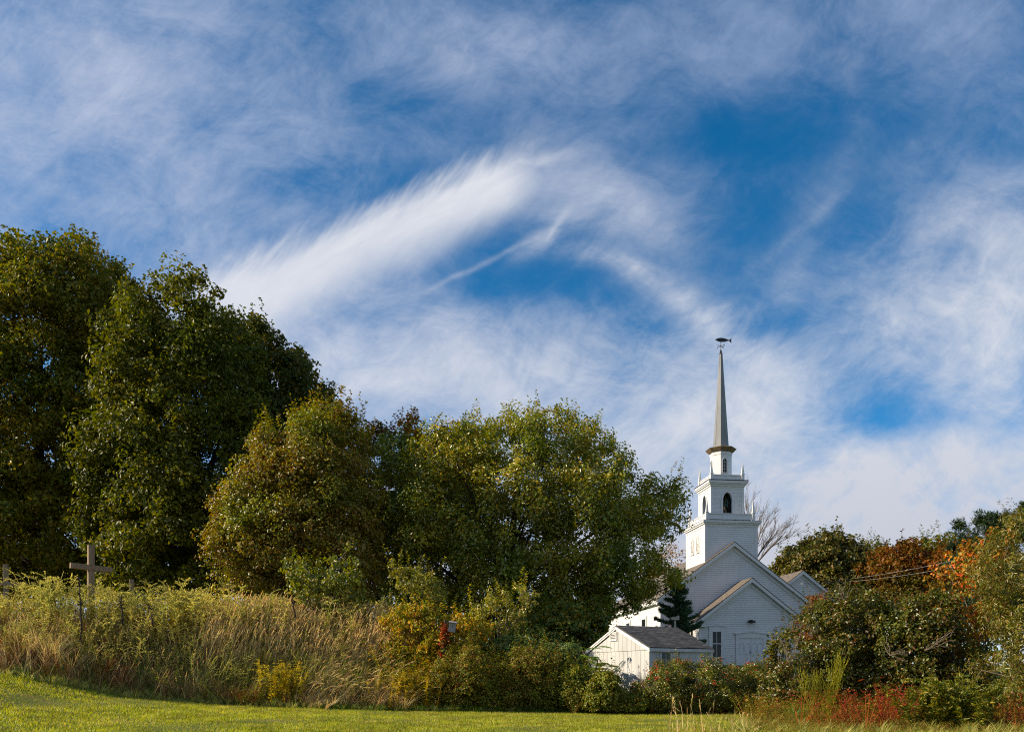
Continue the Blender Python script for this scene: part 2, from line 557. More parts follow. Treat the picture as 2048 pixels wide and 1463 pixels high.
def gable_house(prefix, xc, y0, y1, half, zb, z_eave, z_apex, over=0.35, step=0.155, side=True, over_f=0.3):
    """walls with real clapboards, roof slabs, rake and corner boards; half = wall half width, eave at half + over"""
    slope = (z_apex - z_eave) / (half + over)
    zw = z_apex - slope * half - 0.16        # wall top at the corner, under the roof slab

    def fn(z):
        hw = half if z <= zw else max(0.0, (z_apex - 0.16 - z) / slope)
        return (xc - hw, xc + hw)
    w = MB()
    zt = z_apex - 0.17
    w.laps(fn, zb, zt, step, lambda s, o, z: (s, y0 - o, z))
    if side:
        w.laps(lambda z: (y0, y1), zb, zw - 0.02, step, lambda s, o, z: (xc - half - o, s, z))
        w.laps(lambda z: (y0, y1), zb, zw - 0.02, step, lambda s, o, z: (xc + half + o, s, z))
    # backing solid
    pts = [(xc - half + .01, zb), (xc + half - .01, zb), (xc + half - .01, zw - .02), (xc, zt - .02), (xc - half + .01, zw - .02)]
    w.hexa([(x, y1, z) for x, z in pts], [(x, y0 + .01, z) for x, z in pts])
    wall = w.build(prefix + '_wall', M['clap'], church)
    # roof slabs
    rf = MB()
    eh = half + over
    th = 0.07
    for s in (-1, 1):
        a = [(xc, z_apex), (xc + s * eh, z_eave), (xc + s * eh, z_eave - th), (xc, z_apex - th * 1.25)]
        rf.hexa([(x, y0 - over_f, z) for x, z in a], [(x, y1 + .2, z) for x, z in a])
    roof = rf.build(prefix + '_roof', M['church_roof'], church)
    # rake boards: frieze on the wall, outer fascia under the slab edge
    tr = MB()
    for s in (-1, 1):
        for (dy0, dy1, t0, t1) in ((over_f - .025, over_f + 0.03, 0.075, 0.27), (0.04, over_f - .028, 0.20, 0.235), (0.03, 0.075, 0.236, 0.50)):
            e = eh if t0 < .2 else half + .04
            ze = z_apex - slope * e
            k = math.sqrt(1 + slope * slope)
            a = [(xc, z_apex - t0 * k), (xc + s * e, ze - t0 * k), (xc + s * e, ze - t1 * k), (xc, z_apex - t1 * k)]
            tr.hexa([(x, y0 - dy1, z) for x, z in a], [(x, y0 - dy0, z) for x, z in a])
        # eave fascia, soffit and return
        tr.box(*sorted((xc + s * (eh - .03), xc + s * (eh + .02))), y0 - over_f, y1 + .2, z_eave - .30, z_eave - .073)
        tr.box(*sorted((xc + s * (half + .03), xc + s * (eh - .031))), y0 - over_f + .06, y1 + .1, z_eave - .30, z_eave - .26)
        tr.box(*sorted((xc + s * (half - .38), xc + s * (eh + .018))), y0 - over_f + .02, y0 - .04, z_eave - .42, z_eave - .302)
        # corner board
        tr.box(*sorted((xc + s * (half - .13), xc + s * (half + .045))), y0 - .05, y0 + .13, zb, zw - .12)
    tr.build(prefix + '_trim', M['trim'], wall)
    return wall, roof


nave_wall, nave_roof = gable_house('nave', 0, 0, 19, 5.5, GZ, 6.97, 11.25)
vest_wall, vest_roof = gable_house('vestibule', 0.42, -2.1, 0.0, 3.75, GZ, 5.25, 8.35, side=True)
wing_wall, wing_roof = gable_house('side_wing', 8.65, 6.4, 16, 2.45, GZ, 8.05, 10.15, over=.3)
MB().box(-5.6, 5.6, -.06, 19, GZ - .5, GZ - .002).box(-3.42, 4.26, -2.2, -.07, GZ - .5, GZ - .003).build('foundation', M['concrete'], church)
# brick chimney on the vestibule side wall corner
ch = MB().box(-4.25, -3.78, -.75, -.25, GZ, 6.5).box(-4.3, -3.73, -.8, -.2, 6.5, 6.65)
ch.build('chimney', M['brick'], church)


def pediment(mb, xc, y, half, z, rise, th=.11, dp=.12):
    pts = [(xc - half, z), (xc + half, z), (xc + half, z + .05), (xc, z + rise), (xc - half, z + .05)]
    mb.hexa([(x, y, q) for x, q in pts], [(x, y - dp * .6, q) for x, q in pts])
    for s in (-1, 1):
        a = [(xc, z + rise + .002), (xc + s * (half + .07), z + .052), (xc + s * (half + .07), z + .052 + th * .6), (xc, z + rise + th * .7)]
        mb.hexa([(x, y, q) for x, q in a], [(x, y - dp, q) for x, q in a])


def church_window(xc, yf, zt, zb, half=.31, parent=church):
    f = MB()
    f.box(xc - half - .26, xc - half, yf - .07, yf, zb - .12, zt + .30)
    f.box(xc + half, xc + half + .26, yf - .07, yf, zb - .12, zt + .30)
    f.box(xc - half, xc + half, yf - .07, yf, zt, zt + .30)
    pediment(f, xc, yf - .0, half + .30, zt + .303, .13)
    f.box(xc - half - .30, xc + half + .30, yf - .11, yf, zb - .19, zb - .123)
    f.box(xc - half, xc + half, yf - .05, yf, (zt + zb) / 2 - .03, (zt + zb) / 2 + .03)
    f.box(xc - .015, xc + .015, yf - .045, yf, zb - .12, (zt + zb) / 2 - .031)
    f.box(xc - .015, xc + .015, yf - .045, yf, (zt + zb) / 2 + .031, zt)
    win = f.build('window', M['trim'], parent)
    MB().box(xc - half + .001, xc + half - .001, yf - .034, yf - .01, zb - .12, zt - .001).build('pane', M['glass'], win)
    return win


YV = -2.1 - .03
church_window(.42 - 2.53, YV, 4.50, 2.82)
church_window(.42 + 2.53, YV, 4.50, 2.82)
# double entrance door with arched panels
d = MB()
xd = .42
d.box(xd - 1.12, xd - .92, YV - .08, YV, GZ, 4.28).box(xd + .92, xd + 1.12, YV - .08, YV, GZ, 4.28).box(xd - .92, xd + .92, YV - .08, YV, 4.06, 4.28)
pediment(d, xd, YV, 1.18, 4.283, .20)
door = d.build('entrance_door', M['trim'], church)
for s in (-1, 1):
    lf = MB().box(*sorted((xd + s * .012, xd + s * .918)), YV - .035, YV, GZ + .05, 4.058)
    # arched mouldings, two per leaf
    for k in (0, 1):
        cx, hw = xd + s * (.255 + .43 * k), .165
        top = 3.55
        pts = [(cx - hw, 3.0)] + [(cx - hw * math.cos(a), top + (hw * 1.25) * math.sin(a)) for a in np.linspace(0, math.pi, 9)] + [(cx + hw, 3.0)]
        for p, q in zip(pts[:-1], pts[1:]):
            lf.beam((p[0], YV - .045, p[1]), (q[0], YV - .045, q[1]), .03, .035, (0, 1, 0))
        lf.box(cx - hw, cx + hw, YV - .055, YV - .036, 2.25, 2.29).box(cx - hw, cx + hw, YV - .055, YV - .036, 2.90, 2.94)
    leaf = lf.build('door_leaf', M['door'], door)
hd = MB().rod((xd - .07, YV - .09, 2.95), (xd - .07, YV - .09, 3.12), .018).rod((xd - .07, YV - .09, 3.0), (xd - .07, YV - .03, 3.0), .012)
hd.build('door_handle', M['black'], door)
# twin flood lamp above the door
lm = MB()
lm.box(xd - .07, xd + .07, YV - .06, YV, 5.22, 5.36)
lm.rod((xd, YV - .06, 5.28), (xd, YV - .16, 5.30), .025)
lm.ngon_tube(xd, YV - .22, [(.05, 5.36), (.10, 5.28), (.12, 5.16), (.06, 5.12)], 10)
lm.ngon_tube(xd - .22, YV - .16, [(.03, 5.30), (.075, 5.24), (.08, 5.16)], 10)
lm.ngon_tube(xd + .22, YV - .16, [(.03, 5.30), (.075, 5.24), (.08, 5.16)], 10)
lm.rod((xd - .22, YV - .12, 5.28), (xd + .22, YV - .12, 5.28), .02)
lm.build('wall_lamp', M['black'], church)
# nave side windows on the sunlit flank
for yy in (4.0, 8.5, 13.0):
    f = MB().box(-5.60, -5.53, yy - .72, yy - .5, 3.0, 6.0).box(-5.60, -5.53, yy + .5, yy + .72, 3.0, 6.0).box(-5.60, -5.53, yy - .5, yy + .5, 5.78, 6.0).box(-5.60, -5.53, yy - .5, yy + .5, 4.38, 4.45)
    wn = f.build('window', M['trim'], church)
    MB().box(-5.57, -5.52, yy - .499, yy + .499, 3.0, 5.779).build('pane', M['glass'], wn)

# ---- tower
TX0, TY0 = 0.0, 2.32                       # axis of the tower


def four_sides():
    for k in range(4):
        a = k * math.pi / 2
        yield lambda s, o, z, a=a, half=None: None


def square_laps(mb, half, zb, zt, step=.155, faces=(0, 1, 2, 3)):
    for k in faces:
        c, s_ = math.cos(k * math.pi / 2), math.sin(k * math.pi / 2)

        def pl(s, o, z, c=c, s_=s_):
            x, y = s, -half - o
            return (TX0 + c * x - s_ * y, TY0 + s_ * x + c * y, z)
        mb.laps(lambda z: (-half, half), zb, zt, step, pl)


def tbox(mb, half, zb, zt):
    mb.box(TX0 - half, TX0 + half, TY0 - half, TY0 + half, zb, zt)


tb = MB()
square_laps(tb, 2.0, 8.0, 12.55)
tbox(tb, 1.995, 8.0, 12.55)
tower = tb.build('tower', M['clap'], church)
tt = MB()
for sx in (-1, 1):
    for sy in (-1, 1):
        x, y = TX0 + sx * 2.0, TY0 + sy * 2.0
        tt.box(*sorted((x - sx * .16, x + sx * .045)), *sorted((y - sy * .16, y + sy * .045)), 8.0, 12.42)
tbox(tt, 2.06, 12.425, 12.60)
tbox(tt, 2.16, 12.603, 12.70)
tbox(tt, 2.235, 12.703, 12.87)
tt.build('tower_trim', M['trim'], tower)
fl = MB()
fl.hexa([(TX0 + a * 2.27, TY0 + b * 2.27, 12.872) for a, b in ((-1, -1), (1, -1), (1, 1), (-1, 1))], [(TX0 + a * 1.6, TY0 + b * 1.6, 13.0) for a, b in ((-1, -1), (1, -1), (1, 1), (-1, 1))])
fl.build('tower_roof', M['dark_flash'], tower)
# pointed louvres on the sunlit side of the tower
for yy in (TY0 - .55, TY0 + .55):
    hw = .27
    zb_, zs, za = 10.75, 11.45, 12.02
    xo = TX0 - 2.0 - .03
    arch = [(yy - hw, zb_), (yy - hw, zs), (yy - hw * .72, zs + .26), (yy, za), (yy + hw * .72, zs + .26), (yy + hw, zs), (yy + hw, zb_)]
    lv = MB()
    for p, q in zip(arch[:-1], arch[1:]):
        lv.beam((xo - .02, p[0], p[1]), (xo - .02, q[0], q[1]), .07, .07, (1, 0, 0))
    lv.box(xo - .07, xo + .02, yy - hw - .06, yy + hw + .06, zb_ - .09, zb_ - .02)
    pts = arch[1:-1]
    lv.hexa([(xo + .005, p[0], p[1]) for p in pts], [(xo - .015, p[0], p[1]) for p in pts])
    louvre = lv.build('louver_window', M['louver'], church)
    sl = MB()
    z = zb_
    while z < zs - .04:
        sl.hexa([(xo - .035, yy - hw + .035, z), (xo - .035, yy + hw - .035, z), (xo - .035, yy + hw - .035, z + .02), (xo - .035, yy - hw + .035, z + .02)],
                [(xo + .01, yy - hw + .035, z + .05), (xo + .01, yy + hw - .035, z + .05), (xo + .01, yy + hw - .035, z + .07), (xo + .01, yy - hw + .035, z + .07)])
        z += .085
    sl.build('slats', M['louver'], louvre)
    MB().box(xo + .012, xo + .024, yy - hw + .03, yy + hw - .03, zb_, zs).build('louver_backing', M['dark_inside'], louvre)


def balustrade(half, zb, zt, npan, tip):
    """panelled parapet on four sides with a spiked post at each corner"""
    rail = MB()
    pan = MB()
    for k in range(4):
        c, s_ = math.cos(k * math.pi / 2), math.sin(k * math.pi / 2)

        def bx(mb, x0, x1, y0, y1, z0, z1):
            pts = [(x0, y0), (x1, y0), (x1, y1), (x0, y1)]
            lo = [(TX0 + c * x - s_ * y, TY0 + s_ * x + c * y, z0) for x, y in pts]
            hi = [(p[0], p[1], z1) for p in lo]
            mb.hexa(lo, hi)
        L = half - .11
        bx(rail, -L, L, -half - .05, -half + .05, zt - .075, zt)
        bx(rail, -L, L, -half - .04, -half + .04, zb, zb + .08)
        for i in range(npan + 1):
            x = -L + 2 * L * i / npan
            bx(rail, max(x - .04, -L), min(x + .04, L), -half - .038, -half + .038, zb + .081, zt - .076)
        bx(pan, -L, L, -half - .012, -half + .012, zb + .081, zt - .076)
    b = rail.build('balustrade', M['trim'], church)
    pan.build('balustrade_panel', M['door'], b)
    for sx in (-1, 1):
        for sy in (-1, 1):
            x, y = TX0 + sx * half, TY0 + sy * half
            pm = MB()
            r = .105
            pm.box(x - r, x + r, y - r, y + r, zb - .08, zt + .03)
            pm.box(x - r - .025, x + r + .025, y - r - .025, y + r + .025, zt + .032, zt + .075)
            q = [(-1, -1), (1, -1), (1, 1), (-1, 1)]
            pm.hexa([(x + a * .085, y + b_ * .085, zt + .077) for a, b_ in q], [(x + a * .088, y + b_ * .088, zt + .22) for a, b_ in q])
            pm.hexa([(x + a * .082, y + b_ * .082, zt + .222) for a, b_ in q], [(x + a * .008, y + b_ * .008, tip) for a, b_ in q])
            pm.build('pinnacle', M['trim'], b)
    return b


balustrade(1.80, 13.0, 13.46, 3, 14.56)

# ---- belfry with pointed openings
BH = 1.27
ZB0, ZB1 = 12.96, 15.68
bl = MB()
OW, OB, OS, OA = .36, 13.35, 14.55, 15.13    # half width, sill, spring, apex of the openings


def arch_pts(n=8):
    r = []
    for i in range(n + 1):
        q = i / n
        r.append((OW * (1 - q ** 1.55), OS + (OA - OS) * math.sin(q * math.pi / 2) ** 1.0))
    return r                                   # right side from the spring up to the apex


for k in range(4):
    c, s_ = math.cos(k * math.pi / 2), math.sin(k * math.pi / 2)

    def pl(s, o, z, c=c, s_=s_):
        x, y = s, -BH - o
        return (TX0 + c * x - s_ * y, TY0 + s_ * x + c * y, z)
    ap = arch_pts()

    def inner(z):
        if z < OB or z > OA:
            return 0.0
        if z < OS:
            return OW
        for (x0, z0), (x1, z1) in zip(ap[:-1], ap[1:]):
            if z0 <= z <= z1:
                return x0 + (x1 - x0) * (z - z0) / max(z1 - z0, 1e-6)
        return 0.0
    bl.laps(lambda z: (-BH, BH), ZB0, OB, .20, pl, .012)
    bl.laps(lambda z: (-BH, -inner(z) - .001), OB, OA, .097, pl, .012)
    bl.laps(lambda z: (inner(z) + .001, BH), OB, OA, .097, pl, .012)
    bl.laps(lambda z: (-BH, BH), OA, ZB1, .20, pl, .012)
    # reveal
    loop = [(OW, OB)] + ap
    for sgn in (-1, 1):
        for (x0, z0), (x1, z1) in zip(loop[:-1], loop[1:]):
            bl.poly([pl(sgn * x0, 0, z0), pl(sgn * x1, 0, z1), pl(sgn * x1, -.16, z1), pl(sgn * x0, -.16, z0)])
    bl.poly([pl(-OW, 0, OB), pl(OW, 0, OB), pl(OW, -.16, OB), pl(-OW, -.16, OB)])
belfry = bl.build('belfry', M['clap'], church)
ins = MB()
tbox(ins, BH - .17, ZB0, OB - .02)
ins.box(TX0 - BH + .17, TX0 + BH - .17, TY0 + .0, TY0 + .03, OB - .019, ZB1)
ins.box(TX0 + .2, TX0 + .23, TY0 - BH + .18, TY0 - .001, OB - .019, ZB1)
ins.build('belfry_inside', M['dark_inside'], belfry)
bt = MB()
for sx in (-1, 1):
    for sy in (-1, 1):
        x, y = TX0 + sx * BH, TY0 + sy * BH
        bt.box(*sorted((x - sx * .14, x + sx * .03)), *sorted((y - sy * .14, y + sy * .03)), ZB0, ZB1 - .23)
for k in range(4):
    c, s_ = math.cos(k * math.pi / 2), math.sin(k * math.pi / 2)

    def pl(s, o, z, c=c, s_=s_):
        x, y = s, -BH - o
        return (TX0 + c * x - s_ * y, TY0 + s_ * x + c * y, z)
    nrm = Vector((s_, -c, 0))
    loop = [(OW + .05, OB)] + [(x + .05, z + .03) for x, z in arch_pts()[:-1]] + [(0.0, OA + .09)]
    for sgn in (-1, 1):
        for (x0, z0), (x1, z1) in zip(loop[:-1], loop[1:]):
            bt.beam(pl(sgn * x0, .03, z0), pl(sgn * x1, .03, z1), .10, .055, tuple(nrm))
        # impost returns beside the arch
        p0, p1 = pl(sgn * (OW + .06), .03, 14.50), pl(sgn * (OW + .20), .03, 14.50)
        bt.beam(p0, p1, .06, .06, tuple(nrm))
        bt.beam(pl(sgn * (OW + .13), .03, OB), pl(sgn * (OW + .13), .03, 14.46), .07, .045, tuple(nrm))
tbox(bt, BH + .035, ZB1 - .225, ZB1 - .10)
tbox(bt, BH + .10, ZB1 - .097, ZB1 + .04)
tbox(bt, BH + .19, ZB1 + .043, ZB1 + .13)
tbox(bt, BH + .25, ZB1 + .133, ZB1 + .31)
bt.build('belfry_trim', M['trim'], belfry)
bf = MB()
q4 = ((-1, -1), (1, -1), (1, 1), (-1, 1))
bf.hexa([(TX0 + a * (BH + .29), TY0 + b * (BH + .29), ZB1 + .312) for a, b in q4], [(TX0 + a * (BH + .29), TY0 + b * (BH + .29), ZB1 + .36) for a, b in q4])
bf.hexa([(TX0 + a * (BH + .27), TY0 + b * (BH + .27), ZB1 + .362) for a, b in q4], [(TX0 + a * (BH - .2), TY0 + b * (BH - .2), ZB1 + .42) for a, b in q4])
bf.build('belfry_roof', M['dark_flash'], belfry)
# star decoration and small bell seen in the front opening
sm = MB()
pts = [(TX0 + .30 * math.sin(a) * 1.0, TY0 - BH + .22, 14.38 + .34 * math.cos(a)) for a in [k * 4 * math.pi / 5 + .18 for k in range(5)]]
for i in range(5):
    sm.rod(pts[i], pts[(i + 1) % 5], .013, 5)
sm.build('star_ornament', M['star'], belfry)
be = MB()
be.ngon_tube(TX0 - .02, TY0 - BH + .34, [(.05, 13.98), (.09, 13.93), (.11, 13.80), (.15, 13.66), (.16, 13.62)], 14)
be.rod((TX0 - .02, TY0 - BH + .34, 13.98), (TX0 - .02, TY0 - BH + .34, 15.4), .012)
be.build('bell', M['bell'], belfry)
balustrade(1.22, ZB1 + .36, ZB1 + .80, 2, ZB1 + 1.82)

# ---- lantern, cornice, spire
o8 = math.pi / 8
LR = .80
lant = MB().ngon_tube(TX0, TY0, [(LR, 16.0), (LR, 18.40)], 8, o8).build('lantern', M['clap'], church)
MB().ngon_tube(TX0, TY0, [(LR + .03, 18.15), (LR + .05, 18.36)], 8, o8).build('lantern_frieze', M['trim'], lant)
MB().ngon_tube(TX0, TY0, [(LR + .04, 16.05), (LR + .02, 16.55)], 8, o8).build('lantern_base', M['trim'], lant)
for k in range(4):
    a = k * math.pi / 2 - math.pi / 2
    ap_ = LR * math.cos(o8)
    nx, ny = math.cos(a), math.sin(a)
    tx, ty = -ny, nx
    wv = [(-.155, 16.75), (.155, 16.75), (.155, 17.62)] + [(.155 * math.cos(b), 17.62 + .24 * math.sin(b)) for b in np.linspace(.3, math.pi - .3, 7)] + [(-.155, 17.62)]

    def q3(s, z, o):
        return (TX0 + nx * (ap_ + o) + tx * s, TY0 + ny * (ap_ + o) + ty * s, z)
    fr = MB()
    for p, q in zip(wv, wv[1:] + wv[:1]):
        fr.beam(q3(p[0] * 1.12, p[1], .02), q3(q[0] * 1.12, q[1], .02), .05, .04, (nx, ny, 0))
    fr.beam(q3(0, 16.76, .022), q3(0, 17.84, .022), .018, .02, (nx, ny, 0))
    for z in (17.0, 17.28, 17.56):
        fr.beam(q3(-.15, z, .021), q3(.15, z, .021), .018, .02, (nx, ny, 0))
    w = fr.build('arched_window', M['louver'], church)
    g = MB()
    g.hexa([q3(s, z, -.01) for s, z in wv], [q3(s, z, .010) for s, z in wv])
    g.build('pane', M['glass'], w)
co = MB().ngon_tube(TX0, TY0, [(LR + .02, 18.36), (LR + .14, 18.42), (1.12, 18.60), (1.17, 18.66), (1.12, 18.70), (.80, 18.80), (.56, 18.86)], 8, o8)
co.build('spire_cornice', M['brown_soffit'], church)
sp = MB().ngon_tube(TX0, TY0, [(.60, 18.84), (.575, 18.92), (.555, 19.0), (.415, 21.3), (.413, 21.32), (.26, 23.9), (.258, 23.92), (.105, 26.02)], 8, o8)
spire = sp.build('spire', M['spire'], church)
rb = MB()
for i in range(8):
    a = o8 + i * math.pi / 4
    rb.rod((TX0 + .56 * math.cos(a), TY0 + .56 * math.sin(a), 18.95), (TX0 + .105 * math.cos(a), TY0 + .105 * math.sin(a), 26.02), .018, 5)
rb.build('seam_ridges', M['spire'], spire)

# ---- weather vane
vane = MB()
vane.ngon_tube(TX0, TY0, [(.12, 26.0), (.13, 26.06), (.06, 26.12), (.09, 26.2), (.05, 26.3), (.02, 26.4)], 10)
vane.rod((TX0, TY0, 26.3), (TX0, TY0, 27.0), .022, 6)
vane.ngon_tube(TX0, TY0, [(.02, 26.58), (.055, 26.62), (.055, 26.66), (.02, 26.70)], 8)
weather_vane = vane.build('weather_vane', M['black'], church)
arms = MB()
for k in range(4):
    a = k * math.pi / 2 + .55
    dx, dy = math.cos(a), math.sin(a)
    arms.rod((TX0, TY0, 26.6), (TX0 + dx * .27, TY0 + dy * .27, 26.6), .014, 5)
    # compass letters as small plates: N, E, S, W
    e = Vector((TX0 + dx * .29, TY0 + dy * .29, 26.6))
    u = Vector((1, 0, 0))
    z = Vector((0, 0, 1))
    strokes = [[(-1, -1, -1, 1), (-1, 1, 1, -1), (1, -1, 1, 1)], [(-1, -1, -1, 1), (-1, 1, 1, 1), (-1, 0, .7, 0), (-1, -1, 1, -1)],
               [(1, 1, -1, 1), (-1, 1, -1, 0), (-1, 0, 1, 0), (1, 0, 1, -1), (1, -1, -1, -1)], [(-1, 1, -.5, -1), (-.5, -1, 0, .4), (0, .4, .5, -1), (.5, -1, 1, 1)]][k]
    for x0, z0, x1, z1 in strokes:
        arms.rod(e + u * x0 * .045 + z * z0 * .07, e + u * x1 * .045 + z * z1 * .07, .011, 4)
arms.build('compass_arms', M['black'], weather_vane)
fish = MB()
prof = [(-.66, .0), (-.58, .05), (-.42, .115), (-.18, .15), (.06, .13), (.28, .06), (.40, .025), (.46, .03), (.62, .19), (.60, .0), (.62, -.19), (.46, -.03), (.40, -.025), (.28, -.06), (.06, -.13), (-.18, -.15), (-.42, -.115), (-.58, -.05)]
fx, fz = TX0 + .22, 27.10
fish.hexa([(fx + x, TY0 + .035, fz + z) for x, z in prof], [(fx + x, TY0 - .035, fz + z) for x, z in prof])
fish.build('fish', M['black'], weather_vane)

# ------------------------------------------------------------------ shed
TH_S = R(28)
SX, SY = 5.38, 31.0
SB = 0.45
shed = empty('garden_shed', (SX, SY, 0), TH_S, 'small white board shed with grey shingle roof in front of the church', 'shed')
SW, SL, SE, SR = 4.28, 3.05, 2.50, 3.42      # gable width (y), length (x), eave, ridge
GW = .27                                     # board width
ws = MB()
slope = (SR - SE) / (SW / 2)


def shed_top(y):
    return SE + slope * min(y, SW - y) - .05


# gable boards (sunlit end), upper panel proud of the lower
n = int(SW / GW)
gw = SW / n
for i in range(n):
    y0, y1 = i * gw + .008, (i + 1) * gw - .008
    ws.box(-.03, .0, y0, y1, SB, 2.36)
    ws.hexa([(-.055, y0, 2.36), (-.055, y1, 2.36), (-.055, y1, shed_top(y1)), (-.055, y0, shed_top(y0))],
            [(0, y0, 2.36), (0, y1, 2.36), (0, y1, shed_top(y1)), (0, y0, shed_top(y0))])
# front boards
n2 = int(SL / GW)
gl = SL / n2
for i in range(n2):
    ws.box(i * gl + .008, (i + 1) * gl - .008, -.03, 0, SB, SE - .05)
# backing box and gables
pts = [(0.0, SB), (SW, SB), (SW, SE - .06), (SW / 2, SR - .08), (0.0, SE - .06)]
ws.hexa([(0.001, y + .002 * (1 if y == 0 else -1), z) for y, z in pts], [(SL, y + .002 * (1 if y == 0 else -1), z) for y, z in pts])
shed_wall = ws.build('wall', M['shed_white'], shed)
rs = MB()
ov, og = .12, .10
for (ya, yb) in ((-ov, SW / 2), (SW + ov, SW / 2)):
    za, zb_ = SE - slope * ov + .02, SR + .02
    a = [(ya, za), (yb, zb_), (yb, zb_ - .05), (ya, za - .05)]
    rs.hexa([(-og, y, z) for y, z in a], [(SL + og, y, z) for y, z in a])
rs.build('roof', M['shed_roof'], shed)
rt = MB()
for (ya, yb) in ((-ov, SW / 2), (SW + ov, SW / 2)):
    za, zb_ = SE - slope * ov - .032, SR - .032
    a = [(ya, za), (yb, zb_), (yb, zb_ - .13), (ya, za - .13)]
    rt.hexa([(-og + .015, y, z) for y, z in a], [(-og - .02, y, z) for y, z in a])
    a = [(ya, za - .0), (yb, zb_), (yb, zb_ - .06), (ya, za - .06)]
    rt.hexa([(-og - .022, y, z) for y, z in a], [(-og - .045, y, z) for y, z in a])
rt.build('rake_board', M['worn_trim'], shed)
ft = MB().box(-og - .02, SL + og, -ov - .02, -ov + .02, SE - .20, SE - .075).box(0, SL, -ov + .021, -.031, SE - .15, SE - .12)
ft.build('fascia', M['shed_white'], shed)
MB().box(-.075, .07, -.05, -.031, SB, SE - .16).box(-.075, -.056, -.03, .09, SB, SE - .16).build('corner_board', M['shed_white'], shed)
MB().box(SL - .09, SL + .03, -.05, -.031, SB, SE - .16).build('corner_board', M['shed_white'], shed)
# gable vent
vy, vz = 2.34, 2.98
vm = MB()
for (y0, y1, z0, z1) in ((-.24, -.19, -.18, .18), (.19, .24, -.18, .18), (-.19, .19, .13, .18), (-.19, .19, -.18, -.13)):
    vm.box(-.10, -.056, vy + y0, vy + y1, vz + z0, vz + z1)
vent = vm.build('gable_vent', M['worn_trim'], shed)
vs = MB()
for i in range(4):
    z = vz - .125 + i * .066
    vs.hexa([(-.095, vy - .188, z), (-.095, vy + .188, z), (-.095, vy + .188, z + .015), (-.095, vy - .188, z + .015)],
            [(-.06, vy - .188, z + .03), (-.06, vy + .188, z + .03), (-.06, vy + .188, z + .045), (-.06, vy - .188, z + .045)])
vs.build('slats', M['shed_white'], vent)
MB().box(-.059, -.0565, vy - .188, vy + .188, vz - .128, vz + .128).build('vent_backing', M['dark_inside'], vent)
# shed window
fw = MB()
x0, x1, z0, z1 = .52, .96, 1.42, 2.27
fw.box(x0 - .07, x0, -.075, -.031, z0 - .08, z1 + .08).box(x1, x1 + .07, -.075, -.031, z0 - .08, z1 + .08)
fw.box(x0, x1, -.075, -.031, z1, z1 + .08).box(x0, x1, -.075, -.031, z0 - .08, z0)
fw.box((x0 + x1) / 2 - .012, (x0 + x1) / 2 + .012, -.06, -.031, z0, z1)
for z in (1.7, 1.98):
    fw.box(x0, (x0 + x1) / 2 - .013, -.058, -.031, z - .01, z + .01).box((x0 + x1) / 2 + .013, x1, -.058, -.031, z - .01, z + .01)
sw = fw.build('window', M['shed_white'], shed)
MB().box(x0 + .001, x1 - .001, -.045, -.032, z0, z1).build('pane', M['glass'], sw)
# double doors with Z braces
for s, (x0, x1) in ((-1, (1.52, 2.09)), (1, (2.11, 2.68))):
    dm = MB().box(x0, x1, -.05, -.031, .62, 2.33)
    for (a0, a1, c0, c1) in ((x0, x0 + .08, .62, 2.33), (x1 - .08, x1, .62, 2.33)):
        dm.box(a0, a1, -.068, -.051, c0, c1)
    for z in (.62, 1.42, 2.24):
        dm.box(x0 + .081, x1 - .081, -.068, -.051, z, z + .09)
    for z in (.71, 1.51):
        pa, pb = ((x0 + .12, -.060, z + .03), (x1 - .12, -.060, z + .70))
        if s > 0:
            pa, pb = (x1 - .12, -.060, z + .03), (x0 + .12, -.060, z + .70)
        dm.beam(pa, pb, .016, .07, (0, 0, 1))
    dd = dm.build('door', M['shed_white'], shed)
    xh = x1 - .12 if s < 0 else x0 + .12
    MB().rod((xh, -.09, 1.45), (xh, -.09, 1.62), .012).build('door_handle', M['black'], dd)
for xa in (1.44, 2.69):
    MB().box(xa, xa + .07, -.06, -.031, .6, 2.36).build('door_trim', M['shed_white'], shed)


# ------------------------------------------------------------------ wooden crosses on the bank
def cross(px, Z, ztop, hgt, t, arm, z_arm, yaw, roll, label):
    X = (px - 1024) / F0 * Z
    c = empty('wooden_cross', (X, Z, ztop - hgt), yaw, label, 'cross', 'wooden crosses on the bank')
    a = t / 2
    ch = .012
    pm = MB()
    oc = [(-a + ch, -a), (a - ch, -a), (a, -a + ch), (a, a - ch), (a - ch, a), (-a + ch, a), (-a, a - ch), (-a, -a + ch)]
    pm.hexa([(x, y, -.3) for x, y in oc], [(x * .98, y * .98, hgt) for x, y in oc])
    pm.build('post', M['old_wood'], c)
    am = MB()
    za = z_arm - (ztop - hgt)
    b = t * .46
    oc2 = [(y * b / a, z * b / a) for y, z in oc]
    am.hexa([(-arm / 2, y - .035, za + z) for y, z in oc2], [(arm / 2, y - .035, za + z) for y, z in oc2])
    o = am.build('crossbeam', M['old_wood'], c)
    o.rotation_euler = (0, R(roll), 0)
    o.location = (za * -math.sin(R(roll)), 0, za * (1 - math.cos(R(roll))))
    for dx, dz in ((-.04, .05), (.05, -.05)):
        MB().rod((dx, -a - .045, za + dz), (dx, -a - .01, za + dz), .012, 6).build('bolt', M['black'], c)
    return c


